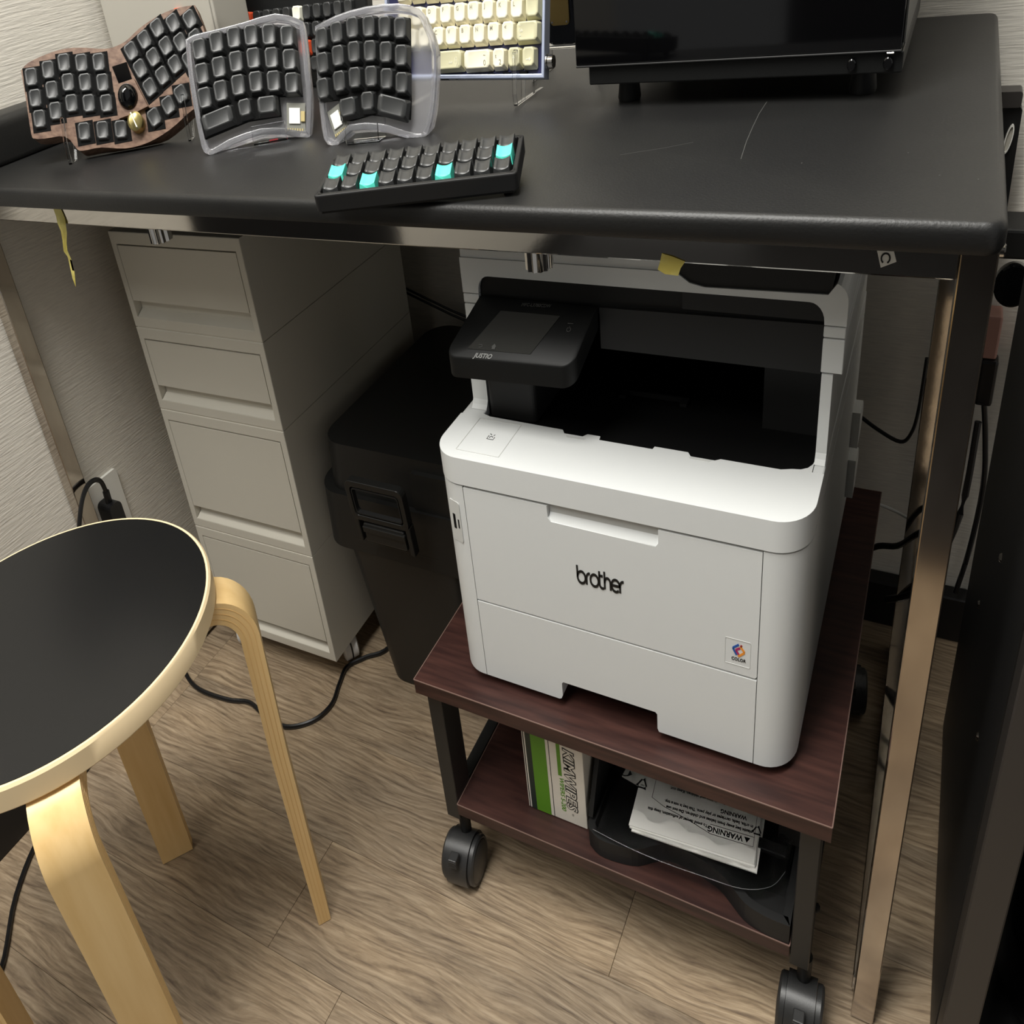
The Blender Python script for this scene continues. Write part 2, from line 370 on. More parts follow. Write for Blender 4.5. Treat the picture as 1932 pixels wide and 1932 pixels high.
# ================================================================ DESK
def build_desk():
    t = thing('desk', 'long black leatherette-topped desk on chrome square-tube legs', 'desk', (-0.65, 0.3, 0))
    prof = [(0.006, 0.731), (0.002, 0.7325), (0.0, 0.736), (0.0, 0.7435)]+[(0.0065-0.0065*math.cos(R_(k)), 0.7435+0.0065*math.sin(R_(k))) for k in (15, 30, 45, 60, 75, 90)]
    part('desktop', G().stack([(rrect(-1.31+i_, 0.0015-i_, -0.001+i_, 0.652-i_, 0.014-i_, 6), z) for i_, z in prof]), M['desk'], t, smooth=30)
    part('front_apron', G().box(-1.30, -0.0247, 0.030, 0.054, 0.7073, 0.7309, 0.001, 1), M['chrome'], t, 'mirror-bright chrome rail under the front edge')
    part('rear_apron', G().box(-1.30, -0.0247, 0.556, 0.58, 0.7073, 0.7309, 0.001, 1), M['chrome'], t)
    for x0, y0, z0 in ((-0.0245, 0.030, 0.002), (-1.3075, 0.030, 0.002)):
        part('leg', G().box(x0, x0+0.025, y0, y0+0.025, z0, 0.7308, 0.0012, 2), M['steel'], t)
    for x0 in (-0.0270, -1.3075):
        part('leg', G().box(x0, x0+0.025, 0.556, 0.581, 0.002, 0.7308, 0.0012, 2), M['chrome'], t)
        part('side_rail', G().box(x0, x0+0.024, 0.0555, 0.5555, 0.006, 0.026, 0.001, 1), M['chrome'], t)
        part('side_apron', G().box(x0, x0+0.025, 0.0555, 0.5555, 0.7073, 0.7308, 0.001, 1), M['chrome'], t)
    # bolt head at the top of the right front leg
    g = G(); g.lathe([(0, 0), (0.0042, 0), (0.0042, 0.003), (0.003, 0.004), (0, 0.004)], 20, FR((0.0006, 0.042, 0.722), (0, 1, 0), (0, 0, 1), (1, 0, 0)))
    part('bolt', g, M['chrome'], t)
    # scuffs scratched into the top
    g = G()
    for pts, w in (([(-0.2169, 0.2905), (-0.2166, 0.2493), (-0.2141, 0.2077), (-0.2108, 0.1648), (-0.2056, 0.12)], 0.0008),):
        g.ribbon(pts, w, 0.0002, FR((0, 0, 0.74995), (1, 0, 0), (0, 1, 0), (0, 0, 1)))
    for x, y in ((-0.0705, 0.135), (-0.0185, 0.078), (-0.045, 0.085), (-0.152, 0.11)): g.box(x, x+0.0009, y, y+0.0016, 0.7499, 0.7502)
    g.ribbon([(-0.325, 0.130), (-0.285, 0.150), (-0.262, 0.165)], 0.0005, 0.00012, FR((0, 0, 0.74995), (1, 0, 0), (0, 1, 0), (0, 0, 1)))
    part('scratch', g, M['inkdim'], t)
    # thumb screws hanging under the apron
    for x in (-0.9125, -0.380):
        g = G()
        n = 48; pr = [(0.0125+0.0011*math.cos(12*2*math.pi*i/n)) for i in range(n)]
        poly = [(pr[i]*math.cos(2*math.pi*i/n), pr[i]*math.sin(2*math.pi*i/n)) for i in range(n)]
        g.prism(poly, 0.6915, 0.7065, 0.0012, 2, Matrix.Translation((x, 0.047, 0)))
        part('knurled_foot', g, M['chrome'], t, smooth=50)
    # sticker
    g = G(); g.prism([(-0.0812, 0.7235), (-0.0690, 0.7225), (-0.0665, 0.7165), (-0.0770, 0.7125)], -0.0298, -0.0294, M4=XZ)
    st = part('letter_sticker', g, M['sticker'], t, 'small pale sticker with a black letter on the apron')
    g = G(); g.ribbon(arc(-0.0742, 0.7183, 0.0030, 300, 600, 16), 0.0011, 0.0002, XZ @ Matrix.Translation((0, 0, -0.0293)))
    part('letter', g, M['ink'], st)
build_desk()
def build_tape():
    g = G(); rows = []
    prof = [(-1.0785, 0.7305, 0.0093, 0), (-1.0765, 0.722, 0.0092, 0), (-1.0745, 0.7145, 0.009, 0.001), (-1.0745, 0.709, 0.0075, 0.003), (-1.0775, 0.700, 0.006, 0.001), (-1.0805, 0.690, 0.0045, 0.002), (-1.0815, 0.682, 0.0022, 0.004), (-1.0820, 0.672, 0.0046, 0.001), (-1.0842, 0.660, 0.0052, -0.001), (-1.0868, 0.650, 0.003, 0.002), (-1.0885, 0.643, 0.0008, 0.001)]
    for x, z, w, tw in prof: rows.append([(x-w, 0.0290-abs(tw), z+0.0008), (x, 0.0284-abs(tw)*1.6, z), (x+w*0.8, 0.0290-abs(tw)*0.2-(0.002 if z < 0.70 else 0), z-0.0004)])
    b = g; b.sheet(rows, 0.0004)
    part('tape_strip', g, M['tape'], label='long twisted strip of yellow tape hanging from the left of the chrome desk rail', cat='tape')
    g = G(); g.sheet([[(-0.2515, 0.0293, 0.7135), (-0.242, 0.0288, 0.7120), (-0.2310, 0.0292, 0.7090)], [(-0.2530, 0.0290, 0.7080), (-0.2430, 0.0278, 0.7062), (-0.2345, 0.0285, 0.7050)], [(-0.2550, 0.0285, 0.7030), (-0.2480, 0.0265, 0.7010), (-0.2365, 0.0278, 0.7000)]], 0.0004)
    part('tape_scrap', g, M['tape'], label='short crumpled scrap of yellow tape stuck on the desk rail above the printer', cat='tape')
build_tape()
# ================================================================ PRINTER
def build_printer():
    x0, x1, yf, yb = -0.5185, -0.1105, 0.0117, 0.455
    a, b = -0.4798, -0.1508
    t = thing('printer', 'white multifunction laser printer with black output bay on top of the wood trolley', 'printer', ((x0+x1)/2, 0.2, 0.2902))
    rc = 0.034
    foot = []
    foot += [(x0, yb), ]; foot += [(x0+rc-rc*math.cos(R_(k)), yf+rc-rc*math.sin(R_(k))) for k in range(0, 91, 10)]
    foot += [(a, yf), (a, yf+0.006), (b, yf+0.006), (b, yf)]
    foot += [(x1-rc+rc*math.sin(R_(k)), yf+rc-rc*math.cos(R_(k))) for k in range(0, 91, 10)]+[(x1, yb)]
    part('body', G().prism(foot, 0.324, 0.5082, 0.0), M['pwhite'], t, smooth=30)
    def blk(sgn):
        if sgn < 0: return [(x0, yb)]+[(x0+rc-rc*math.cos(R_(k)), yf+rc-rc*math.sin(R_(k))) for k in range(0, 91, 10)]+[(a, yf), (a, yb)]
        return [(b, yb), (b, yf)]+[(x1-rc+rc*math.sin(R_(k)), yf+rc-rc*math.cos(R_(k))) for k in range(0, 91, 10)]+[(x1, yb)]
    for s_ in (-1, 1): part('lower_side', G().prism(blk(s_), 0.3000, 0.3240), M['pwhite'], t, smooth=30)
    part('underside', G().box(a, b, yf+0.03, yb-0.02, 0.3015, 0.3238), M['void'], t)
    for fx in (x0+0.05, x1-0.05):
        for fy in (0.07, 0.40): part('rubber_foot', G().lathe([(0, 0.2904), (0.014, 0.2904), (0.014, 0.302), (0, 0.302)], 20, Matrix.Translation((fx, fy, 0))), M['pblack'], t)
    # paper drawer with its cut-out
    poly = [(a+0.0008, 0.3000), (-0.3792, 0.3000), (-0.3765, 0.3012), (-0.3745, 0.3055), (-0.3745, 0.3195), (-0.3725, 0.3215), (-0.2595, 0.3215), (-0.2573, 0.3195), (-0.2573, 0.3035), (-0.2555, 0.3000), (b-0.0008, 0.3000), (b-0.0008, 0.3876), (a+0.0008, 0.3876)]
    part('paper_drawer', G().prism(poly, -(yf+0.022), -yf, 0.0012, 2, M4=XZ, top_only=True), M['pwhite'], t)
    # front cover with the finger recess in its top edge
    poly = [(a+0.0008, 0.3898), (b-0.0025, 0.3898), (b-0.0008, 0.3915), (b-0.0008, 0.5070), (-0.2530, 0.5070), (-0.2530, 0.4950), (-0.2560, 0.4915), (-0.3720, 0.4925), (-0.3755, 0.4960), (-0.3755, 0.5070), (a+0.0008, 0.5070)]
    fc = part('front_cover', G().prism(poly, -(yf+0.005), -yf, 0.0012, 2, M4=XZ, top_only=True), M['pwhite'], t)
    g = G(); g.box(-0.3755, -0.2530, yf+0.0052, yf+0.0056, 0.4915, 0.5075)
    part('finger_recess', g, M['pwhite2'], fc)
    g = G(); g.prism([(yf+0.0002, 0.4918), (yf+0.0052, 0.4990), (yf+0.0052, 0.4918)], -0.3748, -0.2536, M4=FR((0, 0, 0), (0, 1, 0), (0, 0, 1), (1, 0, 0)))
    part('recess_ramp', g, M['pwhite'], fc)
    # maker's word on the cover, drawn with round strokes
    g = G(); K = XZ @ Matrix.Translation((-0.3452, 0.4388, -yf+0.0001)); h = 0.0118; w = 0.0025
    def circ(cx): return arc(cx, h*0.5, h*0.5, 0, 360, 20)
    x = 0.001
    S = [[(x, 0.0172), (x, h*.5)], circ(x+h*.5)]
    x += h+0.0015; S += [[(x, 0.0), (x, h*.55)]+[p for p in arc(x+.0045, h*.55, .0045, 180, 80, 6, h*.42)]]
    x += 0.0055; S += [circ(x+h*.5+0.0003)]
    x += h+0.0018; S += [[(x, 0.0165), (x, 0.004)]+arc(x+.004, .004, .004, 180, 300, 6), [(x, 0.0122), (x+0.0050, 0.0122)]]
    x += 0.0075; S += [[(x, 0.0172), (x, 0.0)], [(x, h*.5)]+arc(x+.0042, h*.55, .0042, 180, 0, 8, h*.42)+[(x+.0084, 0.0)]]
    x += 0.0098; cx = x+h*.5; S += [[(x+.001, h*.5), (x+h-.0005, h*.5)]+arc(cx, h*.5, h*.5, 0, 315, 18)]
    x += h+0.0004; S += [[(x, 0.0), (x, h*.55)]+[p for p in arc(x+.0045, h*.55, .0045, 180, 80, 6, h*.42)]]
    for st in S: g.ribbon(st, w, 0.0005, K)
    kx = 0.0535/(x+0.005)
    for v in g.bm.verts: v.co.x = -0.3452+(v.co.x+0.3452)*kx
    part('brand_lettering', g, M['ink'], fc, 'black lettering on the white front cover')
    # colour badge
    sx, sz = -0.1712, 0.4107
    bd = part('badge_plate', G().ring(rrect(-0.1842, -0.1584, 0.3982, 0.4234, 0.0012, 3), rrect(-0.1838, -0.1588, 0.3986, 0.4230, 0.001, 3), -yf-0.0001, -yf+0.0003, M4=XZ), M['pwhite2'], fc)
    def chev(pts, m_): 
        g = G(); g.ribbon(pts, 0.0020, 0.0003, XZ @ Matrix.Translation((sx, sz, -yf+0.0001))); part('badge_mark', g, M[m_], bd)
    chev([(0.0008, 0.0082), (-0.0048, 0.0040), (-0.0048, 0.0034), (-0.0010, -0.0022)], 'blue')
    chev([(0.0020, 0.0050), (-0.0018, 0.0026), (-0.0016, 0.0018), (0.0010, -0.0014)], 'crimson')
    chev([(0.0024, 0.0066), (0.0064, 0.0024), (0.0064, 0.0014), (0.0006, -0.0034)], 'amber')
    chev([(0.0024, 0.0078), (0.0040, 0.0070)], 'darkred')
    part('badge_word', G().text('COLOR', 0.0042, 0.0003, XZ @ Matrix.Translation((sx-0.0062, sz-0.0078, -yf+0.0001)), off=0.00006), M['ink'], bd)
    # usb panel on the left pillar
    g = G(); K = FR((-0.4995, yf+0.0045, 0.4695), (math.cos(R_(-17)), math.sin(R_(-17)), 0), (0, 0, 1), (math.sin(R_(-17)), -math.cos(R_(-17)), 0))
    g.prism(rrect(-0.004, 0.013, -0.021, 0.021, 0.003, 4), 0.0006, 0.0016, 0.0004, 1, M4=K); up = part('port_panel', g, M['pwhite2'], t)
    part('usb_port', G().box(0.0005, 0.0045, -0.008, 0.007, 0.0014, 0.0019, M4=K), M['void'], up)
    part('micro_port', G().box(0.0082, 0.0102, -0.006, 0.003, 0.0014, 0.0019, M4=K), M['void'], up)
    # top cover: front deck + side strips, bay between
    dk = [(x0, 0.085)]+[(x0+rc-rc*math.cos(R_(k)), yf-0.001+rc-rc*math.sin(R_(k))) for k in range(0, 91, 9)]+[(x1-rc+rc*math.sin(R_(k)), yf-0.001+rc-rc*math.cos(R_(k))) for k in range(0, 91, 9)]+[(x1, 0.085)]
    dk += [(-0.1216, 0.085), (-0.1216, 0.1010), (-0.1228, 0.0960), (-0.1260, 0.0905), (-0.1320, 0.0865), (-0.1400, 0.085), (-0.150, 0.0815), (-0.2090, 0.0815), (-0.2140, 0.0780), (-0.2390, 0.0780), (-0.2430, 0.0835), (-0.2790, 0.0835), (-0.2800, 0.0790), (-0.3400, 0.0790), (-0.3410, 0.0850), (-0.3560, 0.0850), (-0.3600, 0.0800), (-0.3820, 0.0800), (-0.3860, 0.0855), (-0.4800, 0.0870), (-0.4900, 0.0900)]
    tc = part('top_cover', G().prism(dk, 0.5102, 0.5360, 0.0042, 4, top_only=True), M['pwhite'], t, smooth=35)
    for xa, xb in ((x0, -0.4905), (-0.1215, x1)):
        part('side_cover', G().box(xa, xb, 0.0852, yb, 0.5102, 0.5352, 0.0015, 2), M['pwhite'], tc)
    g = G(); g.ring(rrect(-0.4905, -0.4355, 0.0232, 0.0815, 0.001, 2), rrect(-0.4897, -0.4363, 0.0240, 0.0807, 0.0006, 2), 0.5358, 0.5364)
    nf = part('contact_mark', g, M['pwhite2'], tc)
    g = G(); K = FR((-0.4600, 0.0520, 0.53605), (1, 0, 0), (0, 1, 0), (0, 0, 1))
    g.ribbon([(-0.004, 0.003), (-0.004, -0.003), (0.004, -0.003), (0.004, 0.0015)], 0.0008, 0.0002, K); g.ribbon(arc(0, 0.0, 0.002, 20, 200, 6), 0.0008, 0.0002, K); g.ribbon([(-0.001, 0.0042), (-0.004, 0.0062)], 0.0008, 0.0002, K); g.ribbon([(0.0015, 0.0036), (0.0025, 0.0056)], 0.0007, 0.0002, K)
    part('contact_icon', g, M['ink'], nf)
    for xc in (-0.3665, -0.2290):
        g = G(); g.prism([(xc-0.012, 0.0772), (xc-0.010, 0.0742), (xc+0.010, 0.0742), (xc+0.012, 0.0772)], 0.5357, 0.5362); part('finger_dimple', g, M['pwhite2'], tc)
    # output bay
    bay = part('bay_floor', G().prism([(0.0862, 0.5310), (0.28, 0.5105), (0.31, 0.5105), (0.31, 0.5086), (0.0862, 0.5086)], -0.4905, -0.1215, M4=FR((0, 0, 0), (0, 1, 0), (0, 0, 1), (1, 0, 0))), M['void'], t)
    g = G(); g.box(-0.3560, -0.2740, 0.1950, 0.1975, 0.5195, 0.5240); g.box(-0.3560, -0.3480, 0.1850, 0.1950, 0.5205, 0.5235); g.box(-0.2820, -0.2740, 0.1850, 0.1950, 0.5205, 0.5235)
    part('paper_stop', g, M['pblack2'], t)
    part('bay_back', G().box(-0.4905, -0.1215, 0.311, 0.316, 0.5090, 0.6330), M['void'], t)
    part('bay_left', G().box(-0.4905, -0.4870, 0.104, 0.311, 0.5100, 0.6330), M['pblack'], t)
    part('bay_right_block', G().prism(rrect(0.165, 0.3105, 0.5070, 0.6050, 0, 4, rs=(0.010, 0, 0, 0)), -0.1845, -0.1218, M4=FR((0, 0, 0), (0, 1, 0), (0, 0, 1), (1, 0, 0))), M['pblack2'], t)
    part('left_pillar', G().prism(rrect(-0.4868, -0.425, 0.098, 0.20, 0.006, 4), 0.531, 0.600), M['pblack2'], t)
    # scanner housing
    XL, XR = -0.5075, -0.1035
    for xa, xb, xl, xr in ((XL, -0.4872, XL-0.0030, -0.4905), (-0.1226, XR, -0.1215, XR-0.0080)):
        part('lower_column', G().prism([(0.103, 0.6060), (0.4548, 0.6060), (0.4548, 0.5356), (0.103-0.006, 0.5356), (0.1005, 0.5390), (0.103, 0.5430)], xl, xr, M4=FR((0, 0, 0), (0, 1, 0), (0, 0, 1), (1, 0, 0))), M['pwhite'], t)
        part('upper_column', G().box(xa, xb, 0.103, 0.4548, 0.6073, 0.6328, 0.0006, 1), M['pwhite'], t)
        part('hinge_column', G().box(xa, xb, 0.103, 0.4548, 0.6340, 0.6418, 0.0006, 1), M['pwhite'], t)
    rr = 0.014
    poly = [(XL, 0.6430), (-0.4872, 0.6430)]+[( -0.4872+rr-rr*math.cos(R_(k)), 0.6587-rr+rr*math.sin(R_(k))) for k in range(0, 91, 15)]
    poly += [(-0.1226-rr+rr*math.sin(R_(k)), 0.6587-rr+rr*math.cos(R_(k))) for k in range(0, 91, 15)]+[(-0.1226, 0.6430), (XR, 0.6430)]
    poly += [(XR-rr+rr*math.cos(R_(k)), 0.6735-rr+rr*math.sin(R_(k))) for k in range(0, 76, 15)]+[(-0.1210, 0.6648), (-0.2330, 0.6635), (-0.2480, 0.6660), (-0.2560, 0.6705), (-0.2620, 0.6735), (XL, 0.6735)]
    lid = part('scanner_lid', G().prism(poly, -0.4548, -0.103, 0.0012, 2, M4=XZ), M['pwhite'], t)
    # document feeder: white housing at left, sunken black tray at right
    fp = [(-0.5070, 0.106), (-0.2700, 0.106)]+[(-0.2560+0.014*math.sin(R_(k))-0.014, 0.120-0.014*math.cos(R_(k))) for k in range(0, 91, 15)]
    part('feeder_housing', G().prism([(XL+0.001, 0.6736), (XL+0.001, 0.7035), (-0.2720, 0.7035), (-0.2700, 0.6870), (-0.2640, 0.6780), (-0.2622, 0.6736)], -0.440, -0.1045, 0.001, 1, M4=XZ), M['pwhite'], t)
    part('feeder_tray', G().prism([(-0.2330, 0.6637), (-0.2480, 0.6662), (-0.2560, 0.6707), (-0.2620, 0.6740), (-0.2635, 0.6790), (-0.2685, 0.6880), (-0.2700, 0.7030), (-0.1150, 0.7030), (-0.1180, 0.6650)], -0.430, -0.1045, 0.0015, 2, M4=XZ), M['pblack2'], t)
    # black scanner underside and fascia
    part('scanner_base', G().box(-0.4870, -0.1228, 0.1075, 0.45, 0.6335, 0.6570), M['pblack'], t)
    g = G(); g.prism([(-0.3435, 0.6055), (-0.1230, 0.6055), (-0.1230, 0.6425), (-0.3435, 0.6400)], -0.118, -0.1042, 0.0008, 1, M4=XZ); part('fascia_bar', g, M['pblack2'], t)
    g = G(); g.prism([(-0.2556, 0.6445), (-0.1235, 0.6445), (-0.1235, 0.6575), (-0.2556, 0.6575)], -0.1074, -0.1055, 0.0004, 1, M4=XZ); part('fascia_strip', g, M['pblack2'], t)
    # tilting control panel
    BL, BR, FRp, FL = Vector((-0.4862, 0.1035, 0.6415)), Vector((-0.3450, 0.1035, 0.6415)), Vector((-0.3505, 0.0440, 0.6155)), Vector((-0.5040, 0.0440, 0.6110))
    def quadpt(u, v): return BL.lerp(BR, u).lerp(FL.lerp(FRp, u), v)
    b_ = bmesh.new(); top = []
    cor = []
    for (u0, v0, a0) in ((0, 0, None), (1, 0, None), (1, 1, 270), (0, 1, 180)):
        if a0 is None: cor.append((u0, v0)); continue
        ru, rv = 0.09, 0.20
        ou = u0+(ru if u0 == 0 else -ru); ov = 1-rv
        ks = range(0, 91, 15)
        for k in ks:
            if u0 == 1: cor.append((ou+ru*math.cos(R_(k)), ov+rv*math.sin(R_(k))))
            else: cor.append((ou-ru*math.sin(R_(k)), ov+rv*math.cos(R_(k))))
    tv = [b_.verts.new(quadpt(u, v)) for u, v in cor]; bv = []
    for u, v in cor:
        p = quadpt(u, v); bv.append(b_.verts.new((p.x, p.y, p.z-0.0185-0.012*(1-v)*0 )))
    n = len(cor); f_top = b_.faces.new(tv); b_.faces.new(bv[::-1])
    for i in range(n): b_.faces.new((tv[i], bv[i], bv[(i+1) % n], tv[(i+1) % n]))
    bmesh.ops.recalc_face_normals(b_, faces=b_.faces[:])
    ed = [e for e in b_.edges if all(v in set(tv) for v in e.verts)]
    bmesh.ops.bevel(b_, geom=ed, offset=0.0016, segments=2, profile=0.5, affect='EDGES')
    cp = part('control_panel', G().add(b_), M['pblack'], t, 'black tilting touch panel', smooth=35)
    e1 = (FRp-FL).normalized(); e2 = (BL-FL); e2 = (e2-e1*e2.dot(e1)).normalized(); nn = e1.cross(e2); KP = FR(FL, e1, e2, nn)
    def on(u, v, hgt=0.0003): 
        p = quadpt(u, v); return p+nn*hgt
    g = G(); b_ = bmesh.new(); q = [b_.verts.new(on(u, v)) for u, v in ((0.16, 0.86), (0.66, 0.86), (0.75, 0.22), (0.255, 0.22))]; q2 = [b_.verts.new(v.co-nn*0.0006) for v in q]
    b_.faces.new(q); b_.faces.new(q2[::-1]); [b_.faces.new((q[i], q2[i], q2[(i+1) % 4], q[(i+1) % 4])) for i in range(4)]; bmesh.ops.recalc_face_normals(b_, faces=b_.faces[:])
    part('touch_screen', g.add(b_), M['screen'], cp)
    o_ = on(0.245, 0.985, 0.0001); part('panel_word', G().text('JUSTIO', 0.0066, 0.0002, FR(o_, e1, e2, nn), shear=0.25, off=0.0001, sx=1.05), M['inkgrey'], cp)
    o_ = on(0.40, 0.115, 0.0001); part('model_word', G().text('MFC-L3780CDW', 0.0048, 0.0002, FR(o_, e1, e2, nn), shear=0.15), M['inkdim'], cp)
    g = G(); K = FR(on(0.86, 0.42, 0.0001), e1, e2, nn); g.ribbon(arc(0, 0, 0.0022, 120, 420, 14), 0.0005, 0.0002, K); g.ribbon([(0, 0.0008), (0, 0.0032)], 0.0005, 0.0002, K); g.ribbon([(-0.003, 0.006), (0.003, 0.006)], 0.0005, 0.0002, K)
    part('power_icon', g, M['inkdim'], cp)
    g = G(); K = FR(on(0.36, 0.80, 0.0006), e1, e2, nn); g.prism([(-0.003, 0), (0.003, 0), (0, 0.003)], 0, 0.0002, M4=K); g.box(-0.002, 0.002, -0.0025, 0, 0, 0.0002, M4=K); g.ribbon([(-0.019, 0.001), (-0.015, 0.001), (-0.014, -0.001), (-0.018, -0.002)], 0.0006, 0.0002, K)
    part('screen_icon', g, M['inkdim'], cp)
    # moulded cable guards on the right flank
    for z0, z1 in ((0.385, 0.425), (0.325, 0.370)):
        g = G(); g.prism([(0.405, z0)]+[(0.445-0.010+0.022*math.sin(R_(k)), z0+(z1-z0)*k/180) for k in range(0, 181, 15)]+[(0.405, z1)], x1-0.002, x1+0.010, M4=FR((0, 0, 0), (0, 1, 0), (0, 0, 1), (1, 0, 0)))
        part('rear_cover_bulge', g, M['pwhite'], t)
build_printer()
# ================================================================ TROLLEY
def caster_geo(cx, cy, yaw):
    K = Matrix.Translation((cx, cy, 0)) @ Matrix.Rotation(R_(yaw), 4, 'Z')
    return K
def build_trolley():
    kx, ky, kw, kd = -0.5751, -0.0178, 0.5099, 0.5048
    t = thing('printer_trolley', 'low two-shelf trolley of dark mahogany boards on a black steel frame with casters', 'cart', (kx+kw/2, ky+kd/2, 0))
    for nm, xa, xb, ya, yb, za, zb in (('top_board', kx, kx+kw, ky, ky+kd, 0.2730, 0.2902), ('lower_shelf', kx+0.0285, kx+0.4785, ky+0.0102, ky+kd-0.02, 0.1000, 0.1156)):
        o = part(nm, G().box(xa+0.0006, xb-0.0006, ya+0.0006, yb-0.0006, za, zb-0.0004), M['cart'], t)
        part('edge_band', G().ring(rrect(xa, xb, ya, yb, 0.0008, 1), rrect(xa+0.0012, xb-0.0012, ya+0.0012, yb-0.0012, 0.0005, 1), zb-0.0008, zb+0.0001), M['cartedge'], o, 'paler edging line')
    for xa in (-0.5680, -0.0965):
        for y0, d in ((-0.005, 0.036), (0.440, 0.030)):
            part('leg', G().box(xa, xa+0.0215, y0, y0+d, 0.0885, 0.2728, 0.001, 1), M['cartsteel'], t)
        part('side_rail', G().box(xa+0.002, xa+0.019, 0.0312, 0.4398, 0.102, 0.114, 0.0006, 1), M['cartsteel'], t)
        part('top_rail', G().box(xa+0.002, xa+0.019, 0.0312, 0.4398, 0.260, 0.2728, 0.0006, 1), M['cartsteel'], t)
    for z in (0.150,):
        part('bolt', G().lathe([(0, 0), (0.0045, 0), (0.0045, 0.002), (0.0025, 0.0042), (0, 0.0045)], 16, FR((-0.0748, 0.016, z), (0, 1, 0), (0, 0, 1), (1, 0, 0))), M['pblack'], t)
    for cx, cy, yaw in ((-0.5505, 0.000, 6), (-0.0800, 0.000, 2), (-0.5480, 0.450, 25), (-0.0800, 0.450, 10)):
        r = 0.0285
        K = Matrix.Translation((cx, cy, 0)) @ Matrix.Rotation(R_(yaw), 4, 'Z')
        AX = FR((0, -0.004, r), (0, 1, 0), (0, 0, 1), (1, 0, 0))     # wheel axle along x
        hood = [(r*1.12*math.cos(R_(a)), r*1.10*math.sin(R_(a))) for a in range(-28, 209, 12)]
        hood += [(-r*0.98, -r*0.72), (-r*0.55, -r*0.80), (0, -r*0.15), (r*0.5, -r*0.3)]
        hood = [(-p[0], p[1]) for p in hood]
        c = part('caster', G().prism(hood, -0.0165, 0.0165, 0.0022, 3, M4=K @ AX), M['caster'], t, smooth=35)
        for s_ in (-1, 1):
            m4 = K @ AX @ Matrix.Translation((0, 0, s_*0.0205)) @ (Matrix.Rotation(math.pi, 4, 'X') if s_ < 0 else I4)
            part('wheel', G().lathe([(0, -0.0035), (r, -0.0035), (r, 0.002), (r*0.93, 0.0045), (r*0.86, 0.0038), (r*0.80, 0.0052), (0, 0.0068)], 36, m4), M['caster'], c)
        part('caster_stem', G().lathe([(0, 0.058), (0.008, 0.058), (0.008, 0.0884), (0, 0.0884)], 16, Matrix.Translation((cx, cy+0.010, 0))), M['pblack'], c)
        g = G(); g.box(-0.0065, 0.0065, -r*1.12-0.0070, -r*0.9, r*1.75, r*2.15, 0.0012, 2, K)
        for k in range(5): g.box(-0.0062, 0.0062, -r*1.12-0.0077, -r*1.1, r*1.78+k*0.0019, r*1.78+k*0.0019+0.0009, 0, 1, K)
        part('brake_tab', g, M['caster'], c)
build_trolley()
